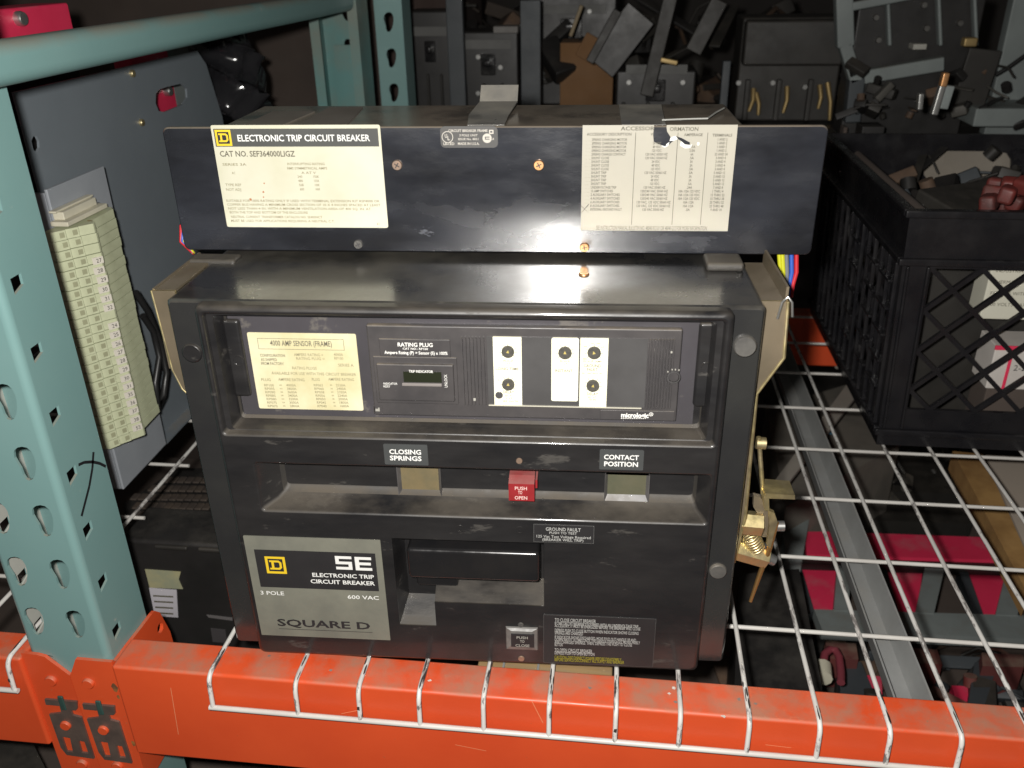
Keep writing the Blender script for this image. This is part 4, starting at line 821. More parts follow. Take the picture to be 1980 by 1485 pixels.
for a, b in ((.3, .008), (.62, .010)):
    f0, f1 = face(a-.16), face(a-.04); m.add([(f0[0]+.0004, f0[1], h*.25), (f1[0]+.0004, f1[1], h*.25), (f1[0]+.0004, f1[1], h*.8), (f0[0]+.0004, f0[1], h*.8)], [(0, 1, 2, 3)], 1)
first = m.build('terminal_block', [TERM, TERMD], None, origin=(0, 0, 0)); first.parent = cp
inv = ROOTM[cp.name].inverted()
blocks = []
for k in range(NB):
    o = first if k == 0 else first.copy()
    if k: COL.objects.link(o); o.parent = cp
    o.location = inv @ Vector((rnd.uniform(-.0006, .0006), rnd.uniform(-.001, .001), zb+pitch*k)); blocks.append(o)
nums = dict(zip([3, 4, 5, 6, 7, 8] + list(range(10, 23)), '27 28 29 30 31 32 24 25 26 27 28 29 30 31 35 36 37 38 52'.split()))
for k, s in nums.items():
    zc = zt-pitch*(k+.75); o = blocks[NB-1-k]
    m = MB(); c0 = Vector((TX+.0375, ym-.001, zc)); dirn = Vector((-.35, -1, 0)).normalized()
    y0, y1 = yl+(ym-yl)*.76, yl+(ym-yl)*1.0
    fx = lambda y: face((y-yl)/(ym-yl))[0]+.0012
    m.add([(fx(y0), y0, zc-h*.38), (fx(y1), y1, zc-h*.38), (fx(y1), y1, zc+h*.38), (fx(y0), y0, zc+h*.38), (fx(y0)-.002, y0, zc-h*.38), (fx(y1)-.002, y1, zc-h*.38), (fx(y1)-.002, y1, zc+h*.38), (fx(y0)-.002, y0, zc+h*.38)],
          [(0, 1, 2, 3), (7, 6, 5, 4), (0, 4, 5, 1), (1, 5, 6, 2), (2, 6, 7, 3), (3, 7, 4, 0)])
    text_into(m, s, y0+(y1-y0)*.2, zc-h*.22, h*.46, (y1-y0)*.6, 0, lambda p, d: (fx(p[0])+.0004, p[0], p[1]), 0, 1)
    m.v = [tuple(Vector(p)-Vector((0, 0, zb+pitch*(NB-1-k)))) for p in m.v]
    t_ = m.build('number_tag', [TAG, NBLACK], None); t_.parent = o
m = MB(); m.rbox((TX+.0005, yl+.014, zt+.0015), (TX+.022, yr-.012, zt+.007), .001); m.rbox((TX+.0005, yl+.022, zt+.007), (TX+.014, yr-.02, zt+.016), .001); m.rbox((TX+.0005, yl+.016, zt+.016), (TX+.009, yr-.016, zt+.0185), .0008); m.build('end_clamp', CLAMP, cp)
q = g(168, 433, TX+.022); m = MB(); m.disc((q[1], q[2]), .0045, TX+.024, TX+.029, YZ, 12); m.build('screw', BRASS, cp)
q = g(174, 400, TX); m = MB(); m.disc((q[1], q[2]), .0065, TX, TX+.012, YZ, 12); m.build('screw', STEEL, cp)
cab = MB(); pts = [at_x(x, y, -.835) for x, y in ((262, 565), (285, 600), (310, 660), (322, 720), (316, 765), (305, 790), (300, 740), (308, 690), (296, 640), (276, 610))]
cab.tube(pts, .0045, 8); cab.build('cable', RUBBER, cp)
rb = thing('insulator_barrier', 'red insulating barrier seen behind the slot of the grey panel', 'insulator', (-1.0, .62, .2))
q0 = at_x(296, 230, -.94); q1 = at_x(336, 160, -.94); m = MB(); ye = at_x(341, 190, -.94)[1]; m.rbox((-.97, q0[1]-.03, q0[2]-.03), (-.94, ye, q1[2]+.05), .003); m.build('board', REDB, rb); m = MB(); m.rbox((-.975, ye+.001, q0[2]-.03), (-.942, ye+.08, q1[2]+.05), .003); m.build('grey_block', GREYM, rb)
q = at_x(322, 176, -.938); m = MB(); m.disc((q[1], q[2]), .008, -.94, -.93, YZ, 12); m.build('bolt', STEEL, rb)
rb2 = thing('insulator_barrier', 'red and pink insulating barrier above the brace, top left corner', 'insulator', (-.93, .2, .4))
e0 = at_x(142, 50, -.93); m = MB(); zb_ = at_x(70, 125, -.93)[2]; m.rbox((-.98, -.2, zb_-.16), (-.935, e0[1], zb_-.001), .003); m.build('support_block', DARKB, rb2); m = MB(); m.rbox((-.98, -.2, zb_), (-.93, e0[1], at_x(100, 8, -.93)[2]), .003); m.build('board', REDB, rb2)
q = at_x(38, 36, -.927); m = MB(); m.disc((q[1], q[2]), .0085, -.93, -.921, YZ, 12); m.build('bolt', STEEL, rb2)

# ================================================================== MILK CRATE (right)
A = at_z(1695, 857, .004); S_ = .34; H_ = .35; SD_ = .52
crt = thing('milk_crate', 'black plastic milk crate on the wire deck at the right, filled with parts', 'crate', (A[0]+S_/2, A[1]+S_/2, .002))
X0, Y0, X1, Y1, T = A[0], A[1], A[0]+S_, A[1]+SD_, .006
def tap(m):                                            # the crate flares towards its rim
    m.v = [(X0+.17+(p[0]-X0-.17)*(1+.095*p[2]/H_), p[1]-.004*p[2]/H_, p[2]) for p in m.v]; return m
def lattice(a0, a1, b0, b1, c=.060):
    hs = []; nx = int((a1-a0)/c)
    for i in range(-1, nx*2+2):
        for j in range(0, 20):
            cx, cz = a0+c*.5*i, b0+c*.5*j
            if (i+j) % 2: continue
            d = c*.5-.0042; q = [(cx-d, cz), (cx, cz-d), (cx+d, cz), (cx, cz+d)]
            # clip the diamond to the window
            lo_x, hi_x, lo_z, hi_z = a0, a1, b0, b1
            def clipp(poly, ax, lim, sgn):
                out = []
                for k in range(len(poly)):
                    p, r = poly[k-1], poly[k]; ip, ir = sgn*(p[ax]-lim) >= 0, sgn*(r[ax]-lim) >= 0
                    if ip != ir:
                        t = (lim-p[ax])/(r[ax]-p[ax]); out.append((p[0]+t*(r[0]-p[0]), p[1]+t*(r[1]-p[1])))
                    if ir: out.append(r)
                return out
            for ax, lim, sg in ((0, lo_x, 1), (0, hi_x, -1), (1, lo_z, 1), (1, hi_z, -1)):
                if q: q = clipp(q, ax, lim, sg)
            if len(q) >= 3:
                ar = abs(sum(q[k-1][0]*q[k][1]-q[k][0]*q[k-1][1] for k in range(len(q))))/2
                if ar > .00012: hs.append(q)
    return hs
def crate_wall(plane, a0, a1, d0, d1, hand=False):
    m = MB(); hs = lattice(a0+.034, a1-.034, .062, H_-.078)
    if hand: 
        c0 = at_y(1785, 322, d0); c1 = at_y(1943, 322, d0); ct = at_y(1860, 291, d0); c2 = at_y(1860, 355, d0); cx, cz, rx, rz = (c0[0]+c1[0])/2, (ct[2]+c2[2])/2, (c1[0]-c0[0])/2, (ct[2]-c2[2])/2; hs = [h_ for h_ in hs if max(p[1] for p in h_) < c2[2]-.01]; hs.append([(cx+rx*math.cos(t), min(H_-.012, cz+rz*max(-1, min(1, 1.5*math.sin(t))))) for t in [2*math.pi*k/20 for k in range(20)]])
    m.plate(rrect(a0, a1, .002, H_), d0, d1, plane, hs)
    return tap(m)
crate_wall(XZ, X0, X1, Y0, Y0+T).build('wall', CRATE, crt); crate_wall(XZ, X0, X1, Y1-T, Y1, True).build('wall', CRATE, crt)
crate_wall(YZ, Y0+T, Y1-T, X0, X0+T).build('wall', CRATE, crt); crate_wall(YZ, Y0+T, Y1-T, X1-T, X1).build('wall', CRATE, crt)
m = MB(); m.box((X0+T, Y0+T, .003), (X1-T, Y1-T, .009)); m.build('floor_panel', CRATE, crt)
m = MB()
for z_ in (.02, .276, H_-.010): m.rbox((X0-.006, Y0-.006, z_), (X1+.006, Y0+.002, z_+.010), .002); m.rbox((X0-.006, Y0+.0025, z_), (X0+.002, Y1+.006, z_+.010), .002)
for x in (X0+.004, X0+.028): m.rbox((x, Y0-.005, .031), (x+.004, Y0+.001, .275), .0015)
for k in range(13): m.rbox((X0-.005, Y0+.012+.036*k, .031), (X0+.001, Y0+.016+.036*k, .275), .0015)
tap(m).build('rim_ribs', CRATE, crt, kind='stuff')
m = MB()
for k in range(5):
    for (a, b) in ((Y0+.03, .05), (Y0+.10, .05), (Y0+.2, .05)): m.rbox((X0-.006, a, .08+.04*k), (X0+.001, a+.05, .084+.04*k), .001)
tap(m).build('side_ribs', CRATE, crt, kind='stuff')
def put(name, label, cat, mb, mt, group=None):
    c = Vector((sum(p[0] for p in mb.v)/len(mb.v), sum(p[1] for p in mb.v)/len(mb.v), min(p[2] for p in mb.v)))
    return tag(mb.build(name, mt, None, origin=c), label, cat, group)
cb = thing('carton', 'printed pale carton standing inside the milk crate', 'carton', (X0+.2, Y0+.05, .01))
m = MB(); m.rbox((X0+.112, Y0+.03, .190), (X0+.31, Y0+.075, .276), .002); m.build('box_body', PAPER, cb)
m = MB()
for k, t_ in enumerate(('INDUSTRIAL CONTROL', 'THERMAL OVERLOAD RELAY UNITS', 'FOR USE WITH STARTERS', '600 VOLTS MAX')): text_into(m, t_, X0+.118, .258-.016*k, .005, None, Y0+.0296)
m.build('lettering', PGREY, cb)
cb2 = thing('carton', 'small white carton with red edge low in the milk crate', 'carton', (X0+.22, Y0+.05, .01))
m = MB(); m.rbox((X0+.142, Y0+.028, .085), (X0+.29, Y0+.085, .152), .002); m.rbox((X0+.145, Y0+.03, .0095), (X0+.29, Y0+.083, .0855), .002, 1); m.build('box_body', [mat('white carton', (0.6, 0.56, 0.52), 0.7), CARDD], cb2)
m = MB(); m.rbox((X0+.141, Y0+.0265, .146), (X0+.291, Y0+.029, .1525), .0005); m.rbox((X0+.163, Y0+.0265, .085), (X0+.167, Y0+.029, .146), .0005); m.build('red_band', REDB, cb2)
m = MB(); text_into(m, '2-20', X0+.172, .115, .009, None, Y0+.0275); m.build('lettering', NBLACK, cb2)
m = MB()
for k in range(9): c_ = at_y(1912+9*k, 392-16*(k % 3), Y0+.03+.02*(k % 4)); M_ = Matrix.Translation(c_) @ Matrix.Rotation(rnd.uniform(0, 3), 4, 'Z') @ Matrix.Rotation(rnd.uniform(-.5, .5), 4, 'X'); m.rbox((-.014, -.01, -.011), (.014, .01, .011), .005, M=M_)
put('relay_coil', 'heap of dusty red coils lying in the crate top at the right edge', 'coils', m, mat('dusty red coil', (0.13, 0.02, 0.016), 0.5, base2=(0.05, 0.018, 0.016), nscale=25, dust=.35, dustcol=(.12,.07,.05)))
m = MB(); M_ = Matrix.Translation((X0+.13, Y0+.15, .315)) @ Matrix.Rotation(.5, 4, 'Z') @ Matrix.Rotation(.2, 4, 'X'); m.rbox((-.08, -.05, -.015), (.08, .05, .015), .004, M=M_)
put('breaker_part', 'dark dusty switch part lying on top inside the crate', 'switch part', m, DARKG)
m = MB(); m.rbox((X0+.04, Y0+.10, .0095), (X0+.30, Y0+.30, .24), .004); put('dark_case', 'dark filler box added to keep the milk crate dark behind its lattice', 'case', m, DARKG)  # box added so that the space behind the lattice looks dark
m = MB(); m.tube([(X0+.012, Y0+.40, .335), (X0+.012, Y0+.2, .335), (X0+.02, Y0+.02, .33)], .007, 6); put('busbar', 'pale brown bar lying diagonally in the crate corner', 'bar', m, CARDD)
m = MB(); M_ = Matrix.Translation((X0+.22, Y1+.035, .17)); m.rbox((-.15, -.02, -.30), (.15, .02, .155), .004, M=M_); put('carton', 'grey brown carton behind the handle hole of the milk crate', 'carton', m, mat('grey carton', (0.27, 0.24, 0.2), 0.8))

# ================================================================== BACKGROUND SHELF AND CLUTTER
def bgr(x0, y0, x1, y1, Y):
    a, b = at_y(x0, y1, Y), at_y(x1, y0, Y); return a[0], b[0], a[2], b[2]
SHZ = at_y(1000, 236, 1.28)[2]
sh = thing('storage_shelf', 'dark steel shelf behind the breaker holding old switchgear', 'shelf', (.3, 1.5, SHZ-.05))
m = MB(); m.rbox((-.62, 1.15, SHZ-.02), (1.6, 2.1, SHZ), .002); m.build('shelf_board', DARKB, sh); m = MB(); m.rbox((-.62, 1.12, SHZ-.10), (1.6, 1.15, SHZ-.005), .004); m.build('front_beam', mat('dark brown beam', (.05,.03,.025), .6), sh)
for x in (-.55, 1.55): m = MB(); m.rbox((x-.03, 1.7, -.9), (x+.03, 1.76, SHZ-.02), .003); m.build('leg', TEAL, sh)
def mccb(label, rect, Y, D, lugs=(), scr=(), top=None, grp='old breakers on the shelf behind'):
    X0, X1, Z0, Z1 = bgr(*rect, Y)
    t = thing('moulded_breaker', label, 'circuit breaker', ((X0+X1)/2, Y+D/2, SHZ), 0, grp)
    m = MB(); m.rbox((X0, Y, SHZ), (X1, Y+D, Z1), .006)
    if top: zt = at_y(rect[0], top, Y)[2]; m.rbox((X0+.004, Y-.03, zt), (X1-.004, Y+.01, Z1-.004), .006)
    m.build('case', DARKB if not top else DARKG, t)
    for k in range(3):
        a = X0+(X1-X0)*(.08+.31*k); m = MB(); m.rbox((a, Y-.012, SHZ+.004), (a+(X1-X0)*.05, Y+.004, SHZ+(Z1-SHZ)*.42), .002); m.build('pole_barrier', DARKG, t)
    w_ = X1-X0; zc_ = SHZ+(Z1-SHZ)*.62
    if not top:
        m = MB(); m.rbox((X0+w_*.38, Y-.012, zc_-.02), (X0+w_*.62, Y+.002, zc_+.025), .002); m.rbox((X0+w_*.44, Y-.03, zc_), (X0+w_*.56, Y-.010, zc_+.014), .003); m.build('toggle', GLOSS, t)
        m = MB(); m.rbox((X0+w_*.12, Y-.0015, zc_+.035), (X0+w_*.88, Y+.001, zc_+.055), .0005); m.build('rating_plate', mat('dim plate', (.10, .10, .095), .5), t)
    for (x, y, x1, y1) in lugs:
        a, b = at_y(x, y, Y-.008), at_y(x1, y1, Y-.02); m = MB(); m.tube([tuple(a), tuple((Vector(a)+Vector(b))/2+Vector((.003, -.006, 0))), tuple(b)], [.006, .005, .004], 8); m.build('lug', BRASS, t)
    for (x, y) in scr:
        q = at_y(x, y, Y-.004); m = MB(); m.disc((q[0], q[2]), .006, Y+.001, Y-.008, XZ, 12); m.build('terminal_screw', mat('dim steel', (.3,.3,.29), .4, .7), t)
    return t
mccb('large dusty black breaker with three brass lugs right of the hood', (1418, 32, 1640, 236), 1.30, .12, ((1457, 172, 1448, 215), (1522, 168, 1514, 218), (1600, 160, 1604, 232), (1585, 165, 1582, 210), (1462, 180, 1466, 222)), ((1428, 160), (1494, 160), (1556, 168)), 125)
mccb('black three pole breaker with steel terminal screws above the hood', (1188, 136, 1348, 240), 1.26, .11, (), ((1216, 159), (1270, 158), (1320, 159)))
mccb('narrow black breaker above the left of the hood', (892, 60, 1002, 238), 1.32, .1, (), ((925, 110), (925, 180), (968, 130)))
mccb('black breaker with white end strip behind the upper left hood', (800, 20, 872, 238), 1.34, .1, (), ((830, 100),))
mccb('tall dark breaker pair far behind the hood', (1020, -40, 1195, 236), 1.52, .12, (), ((1005, 52), (1003, 106), (1140, 22)))
def slab(name, label, cat, rect, Y, D, mt, tilt=0.0, z0=None, r=.002, grp=None):
    X0, X1, Z0, Z1 = bgr(*rect, Y); c = ((X0+X1)/2, Y+D/2, (Z0+Z1)/2)
    M = Matrix.Translation(c) @ Matrix.Rotation(tilt, 4, 'Y'); m = MB()
    m.rbox((-(X1-X0)/2, -D/2, -(Z1-Z0)/2), ((X1-X0)/2, D/2, (Z1-Z0)/2), r, M=M); return put(name, label, cat, m, mt, grp)
slab('steel_strip', 'blue grey upright steel strip left of the cardboard', 'steel strip', (1008, 0, 1045, 236), 1.22, .02, GREYB)
slab('steel_strip', 'short grey steel strip beside the big brass lugged breaker', 'steel strip', (1388, 118, 1414, 238), 1.2, .015, GREYB)
slab('steel_strip', 'thin dark strip behind the left end of the hood', 'steel strip', (872, -30, 892, 236), 1.25, .02, GREYB)
cb = slab('carton', 'torn brown cardboard carton on the shelf above the hood', 'carton', (1082, 82, 1188, 236), 1.36, .1, CARD)
slab('carton', 'smaller brown cardboard flap leaning beside the torn carton', 'carton', (1120, 70, 1165, 120), 1.33, .01, CARD, .5)
def leanbar(label, p0, p1, Y, w, mt, grp='loose bars leaning on the shelf'):
    a, b = Vector(at_y(*p0, Y)), Vector(at_y(*p1, Y)); d = b-a; M = Matrix.Translation((a+b)/2) @ Matrix.Rotation(math.atan2(d.x, d.z), 4, 'Y'); L = d.length; m = MB()
    m.rbox((-w/2, -.006, -L/2), (w/2, .006, L/2), .002, M=M); return put('steel_bar', label, 'bar', m, mt)
leanbar('slanting grey bar in front of the black breaker', (1250, 185), (1300, -20), 1.2, .028, DARKG)
leanbar('slanting thin bar next to the brown carton', (1140, 120), (1195, 20), 1.22, .018, DARKG)
leanbar('pale edged bar slanting across the cardboard', (1103, 70), (1125, 10), 1.24, .008, mat('dim pale strip', (0.22, 0.17, 0.1), 0.6))
leanbar('wide dark slanting bar at the top middle', (1340, 100), (1392, 0), 1.22, .034, DARKG)
leanbar('small brass bar lying above the black breaker', (1277, 115), (1310, 122), 1.18, .010, BRASS)
leanbar('dark broad bar leaning left of the slanting grey bar', (1160, 130), (1240, 25), 1.24, .07, DARKB)
m = MB(); X0_, X1_, Z0_, Z1_ = bgr(955, 50, 1002, 64, 1.28); m.rbox((X0_, 1.27, Z0_), (X1_, 1.315, Z1_), .002); put('nameplate_strip', 'small pale strip on the narrow black breaker', 'strip', m, mat('dim strip', (0.2, 0.19, 0.18), 0.6))
# grey switch frame at upper right
fr = thing('switch_frame', 'grey metal switch frame with dark poles above the crate', 'switch frame', (.35, 1.15, .3))
def frbar(p0, p1, w, mt=GREYM, Y=1.12, name='frame_bar', d=.03, par=None):
    a, b = Vector(at_y(*p0, Y)), Vector(at_y(*p1, Y)); dd = b-a; M = Matrix.Translation((a+b)/2) @ Matrix.Rotation(math.atan2(dd.x, dd.z), 4, 'Y'); L = dd.length; m = MB()
    m.rbox((-w/2, -d/2, -L/2), (w/2, d/2, L/2), .003, M=M); return m.build(name, mt, par or fr)
frbar((1630, -20), (1633, 90), .032); frbar((1632, 85), (1654, 158), .024); frbar((1645, 12), (1770, -12), .016); frbar((1668, 148), (1822, 122), .026); frbar((1655, 150), (1646, 235), .03, GREYB)
for x in (1715, 1813, 1882): frbar((x, -10), (x+4, 88), .007, GREYM, 1.13, 'divider', .02)
X0_, X1_, Z0_, Z1_ = bgr(1640, -10, 1910, 150, 1.15); m = MB(); m.rbox((X0_, 1.15, Z0_-.3), (X1_, 1.22, Z1_), .004); m.build('pole_block', DARKB, fr)
for x, y in ((1695, 34), (1700, 78), (1793, 55), (1788, 10), (1858, 45)):
    q = at_y(x, y, 1.14); m = MB(); m.disc((q[0], q[2]), .006, 1.15, 1.14, XZ, 10); m.build('screw', DSTEEL, fr)
X0_, X1_, Z0_, Z1_ = bgr(1762, 84, 1790, 95, 1.13); m = MB(); m.rbox((X0_, 1.12, Z0_), (X1_, 1.15, Z1_), .001); m.build('tag_strip', SILV, fr)
sp = thing('side_panel', 'pale grey bent steel sheet hanging at the top right corner', 'steel sheet', (.6, 1.1, .3))
X0_, X1_, Z0_, Z1_ = bgr(1908, -30, 2060, 235, 1.16); m = MB(); m.rbox((X0_, 1.16, Z0_-.25), (X1_, 1.19, Z1_), .003); m.build('sheet', GREYM, sp)
X0_, X1_, Z0_, Z1_ = bgr(1870, 205, 2060, 240, 1.08); m = MB(); m.rbox((X0_, 1.05, Z0_), (X1_, 1.16, Z1_), .003); m.build('flange', GREYM, sp)
m = MB(); m.tube([at_y(x, y, 1.1) for x, y in ((1925, 145), (1950, 130), (1985, 105))], .004, 6); m.build('cable', RUBBER, sp)
leanbar('wide dark bar leaning on the pale grey sheet', (1868, 210), (1905, 95), 1.1, .06, DARKG)
leanbar('pale steel blade standing in the crate top', (1805, 222), (1822, 165), .70, .010, STEEL)
leanbar('thin copper blade beside the pale steel blade', (1822, 168), (1829, 140), .70, .010, COPPER)
leanbar('short steel pin standing above the crate rim', (1777, 212), (1780, 180), .70, .008, STEEL)
leanbar('grey rounded pin beside the blades over the crate', (1822, 210), (1836, 165), .71, .014, GREYM)
q = at_y(1874, 81, 1.05); m = MB(); m.rbox((q[0]-.012, 1.04, q[2]-.008), (q[0]+.012, 1.06, q[2]+.008), .003); put('brass_clip', 'brass clip catching the flash on the grey sheet at the upper right', 'clip', m, BRASS)
# dark things between hood and crate
slab('steel_post', 'dull brown post between the hood and the crate', 'post', (1592, 246, 1632, 560), 1.05, .03, CARDD)
slab('moulded_breaker', 'small perforated black housing behind the crate corner', 'housing', (1640, 245, 1712, 420), .98, .05, DARKB)
m = MB()
for i in range(4):
    for j in range(5): q = at_y(1655+13*i, 262+22*j, .975); m.disc((q[0], q[2]), .003, .98, .974, XZ, 6)
put('spark_dots', 'rows of tiny bright dots standing in for sparks of light on the perforated black housing', 'sparks', m, DSTEEL)  # small discs stand in for sparks of light on the housing
# left: wrapped black bundle and brown carton behind the panel
m = MB(); rings = []
for k in range(22):
    t = k/21; y = 225-165*t; c = Vector(at_y(447+10*math.sin(4*t)-14*t, y, .80)); r = .062*(1-.25*t)
    rings.append([(c.x+r*math.cos(2*math.pi*i/24)*(1+.16*math.sin(3*i*.26+k*.5)+.12*math.sin(i*1.3-k*.9)), .80+.05*math.sin(2*math.pi*i/24)*(1+.3*math.sin(k*.8+i*.9)), c.z+.012*math.sin(i*.8+k*.6)) for i in range(24)])
m.loft(rings, 0, True); m.add(rings[0], [list(range(14))]); m.add(rings[-1], [list(range(14))]); put('wrapped_bundle', 'glossy black plastic wrapped bundle behind the grey panel', 'bundle', m, FILM)
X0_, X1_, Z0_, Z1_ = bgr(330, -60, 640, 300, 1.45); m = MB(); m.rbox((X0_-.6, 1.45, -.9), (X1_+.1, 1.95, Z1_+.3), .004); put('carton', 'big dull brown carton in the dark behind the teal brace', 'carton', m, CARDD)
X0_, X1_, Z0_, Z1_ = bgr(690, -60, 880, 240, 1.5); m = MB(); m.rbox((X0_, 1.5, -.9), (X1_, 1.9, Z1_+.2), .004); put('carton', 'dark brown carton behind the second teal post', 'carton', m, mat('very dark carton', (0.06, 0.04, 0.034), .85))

# ================================================================== LOWER SHELF
LZ = -.45
low = thing('lower_shelf', 'dark lower rack shelf seen through the wire deck', 'shelf', (0, .45, LZ-.02))
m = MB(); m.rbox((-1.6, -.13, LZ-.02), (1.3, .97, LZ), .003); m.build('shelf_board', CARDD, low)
def lowbox(name, label, cat, pts, zt, zb, mt, grp=None):                  # a block whose top outline is given where it lies at height zt
    q = [at_z(x, y, zt) for x, y in pts]; m = MB(); n = len(q)
    m.add([(p[0], p[1], zt) for p in q]+[(p[0], p[1], zb) for p in q], [list(range(n)), list(range(2*n-1, n-1, -1))]+[(i, (i+1) % n, (i+1) % n+n, i+n) for i in range(n)])
    return put(name, label, cat, m, mt, grp)
bd = thing('board', 'beige board with a brown edge leaning under the deck at the right', 'board', (.5, .7, -.2))
q = [at_z(x, y, -.12) for x, y in ((1905, 880), (2100, 890), (2150, 1190), (2010, 1120))]; m = MB(); m.add([(p[0], p[1], -.12) for p in q]+[(p[0], p[1], -.13) for p in q], [(0, 1, 2, 3), (7, 6, 5, 4)]+[(i, (i+1) % 4, (i+1) % 4+4, i+4) for i in range(4)]); m.build('face', BEIGEB, bd)
e = [at_z(x, y, -.122) for x, y in ((1842, 872), (1900, 878), (2006, 1118), (1988, 1150))]; m = MB(); m.add([(p[0], p[1], -.122) for p in e]+[(p[0], p[1], -.16) for p in e], [(0, 1, 2, 3), (7, 6, 5, 4)]+[(i, (i+1) % 4, (i+1) % 4+4, i+4) for i in range(4)]); m.build('edge', EDGEB, bd)
# bus assembly: red boards in a grey steel frame
bus = thing('bus_assembly', 'grey steel bus frame with red boards lying under the wire deck', 'bus assembly', (.35, .45, LZ))
def lowpart(name, pts, zt, zb, mt):
    q = [at_z(x, y, zt) for x, y in pts]; n = len(q); m = MB()
    m.add([(p[0], p[1], zt) for p in q]+[(p[0], p[1], zb) for p in q], [list(range(n)), list(range(2*n-1, n-1, -1))]+[(i, (i+1) % n, (i+1) % n+n, i+n) for i in range(n)]); return m.build(name, mt, bus)
lowpart('red_board', ((1556, 1028), (1600, 1028), (1665, 1030), (1990, 1042), (2010, 1085), (1560, 1072)), -.33, -.345, REDB)
lowpart('red_board', ((1548, 1090), (1622, 1090), (1616, 1180), (1572, 1180)), -.36, -.37, REDB)
lowpart('red_board', ((1708, 1098), (1785, 1100), (1772, 1186), (1735, 1184)), -.36, -.37, REDB)
lowpart('red_board', ((1868, 1105), (1945, 1108), (1925, 1190), (1900, 1188)), -.36, -.37, REDB)
lowpart('frame_rail', ((1574, 1178), (1985, 1190), (1992, 1236), (1590, 1218)), -.34, -.36, GREYM)
for pts in (((1620, 1085), (1648, 1085), (1640, 1180), (1612, 1180)), ((1790, 1090), (1828, 1092), (1806, 1186), (1770, 1184)), ((1948, 1095), (1975, 1097), (1968, 1190), (1925, 1188))): lowpart('brace', pts, -.338, -.36, GREYM)
for pts in (((1530, 1085), (1546, 1085), (1574, 1180), (1560, 1190)), ((1695, 1090), (1712, 1092), (1738, 1184), (1722, 1186)), ((1852, 1100), (1870, 1100), (1902, 1190), (1886, 1190))): lowpart('brace', pts, -.345, -.37, GREYB)
lowpart('wire_shadow', ((1540, 1072), (2010, 1088), (2010, 1104), (1545, 1090)), -.337, -.35, DARKB)  # dark strip standing in for the cross wire's shadow on the boards
for pts in (((1596, 1242), (1655, 1244), (1660, 1275), (1606, 1274)), ((1756, 1252), (1812, 1256), (1822, 1285), (1765, 1282)), ((1898, 1262), (1980, 1266), (1980, 1290), (1900, 1288))): lowpart('bus_block', pts, -.36, -.42, BRICK)
for pts in (((1670, 1305), (1705, 1308), (1706, 1345), (1690, 1345)), ((1840, 1325), (1880, 1328), (1890, 1360), (1850, 1358))): lowpart('bus_block', pts, -.40, -.42, REDB)
for pts in (((1885, 1280), (1930, 1282), (1905, 1360), (1872, 1358)), ((1620, 1275), (1665, 1280), (1690, 1340), (1625, 1335))): lowpart('brace', pts, -.38, -.40, GREYB)
hk = [at_z(x, y, -.3) for x, y in ((1592, 1285), (1594, 1266), (1604, 1256), (1616, 1258), (1623, 1272), (1626, 1300), (1626, 1320))]; m = MB(); m.tube(hk, .006, 8); put('hook', 'curled pink plastic hook under the deck near the front beam', 'hook', m, PINK)
a = at_z(1590, 1287, -.3); b = at_z(1592, 1312, -.3); m = MB(); m.tube([tuple(a), tuple(b)], .013, 10); put('capsule', 'cream plastic cap below the pink hook', 'cap', m, CLAMP)
lowbox('steel_plate', 'grey steel plate standing beside the trip linkage under the deck', 'steel plate', ((1508, 998), (1566, 998), (1553, 1072), (1520, 1070)), -.30, -.44, GREYM)
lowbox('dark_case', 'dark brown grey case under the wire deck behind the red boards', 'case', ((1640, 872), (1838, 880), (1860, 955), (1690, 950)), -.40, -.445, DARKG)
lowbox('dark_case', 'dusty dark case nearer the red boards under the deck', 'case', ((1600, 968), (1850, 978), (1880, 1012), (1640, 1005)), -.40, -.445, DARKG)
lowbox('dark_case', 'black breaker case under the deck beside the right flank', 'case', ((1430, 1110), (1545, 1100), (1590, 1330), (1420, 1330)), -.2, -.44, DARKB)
lowbox('steel_strap', 'pale steel strap crossing diagonally below the deck channel', 'strap', ((1490, 940), (1515, 945), (1660, 760), (1636, 745)), -.16, -.166, mat('pale strap', (0.33, 0.30, 0.26), 0.6))
lowbox('carton', 'grey brown carton under the deck behind the strap', 'carton', ((1480, 790), (1650, 740), (1740, 860), (1520, 980)), -.24, -.44, mat('grey brown carton', (0.17, 0.15, 0.125), .8, base2=(.11, .10, .085)))
lowbox('tape_piece', 'scrap of blue tape under the deck by the channel', 'tape', ((1588, 825), (1612, 818), (1612, 838), (1592, 836)), -.2, -.203, mat('blue tape', (0.04, 0.13, 0.2), .6))
# lower left: black device with key grid and black housing with labels
kd = thing('keypad_housing', 'dark slotted housing with a grid of holes below the left bay', 'housing', (-.85, .4, -.44))
kz = -.16
k4 = [at_z(x, y, kz) for x, y in ((238, 975), (345, 905), (410, 905), (412, 1012), (246, 1015))]; m = MB(); n = len(k4)
m.add([(p[0], p[1], kz) for p in k4]+[(p[0], p[1], -.44) for p in k4], [list(range(n)), list(range(2*n-1, n-1, -1))]+[(i, (i+1) % n, (i+1) % n+n, i+n) for i in range(n)]); m.build('case', DARKB, kd)
m = MB()
for i in range(10):
    for j in range(5):
        q = at_z(262+15*i+4*(j % 2), 928+17*j+.2*i, kz+.001); 
        if inside((q[0], q[1]), [(p[0], p[1]) for p in k4]): m.rbox((q[0]-.006, q[1]-.009, kz+.0005), (q[0]+.006, q[1]+.009, kz+.004), .0015)
m.build('key_grid', mat('dull brown key', (0.085, 0.065, 0.05), 0.6, base2=(.05, .04, .035), nscale=40), kd, kind='stuff')
bh = thing('black_housing', 'black housing with white and yellow paper labels, left of the breaker', 'housing', (-.7, .1, -.44))
bz = -.02
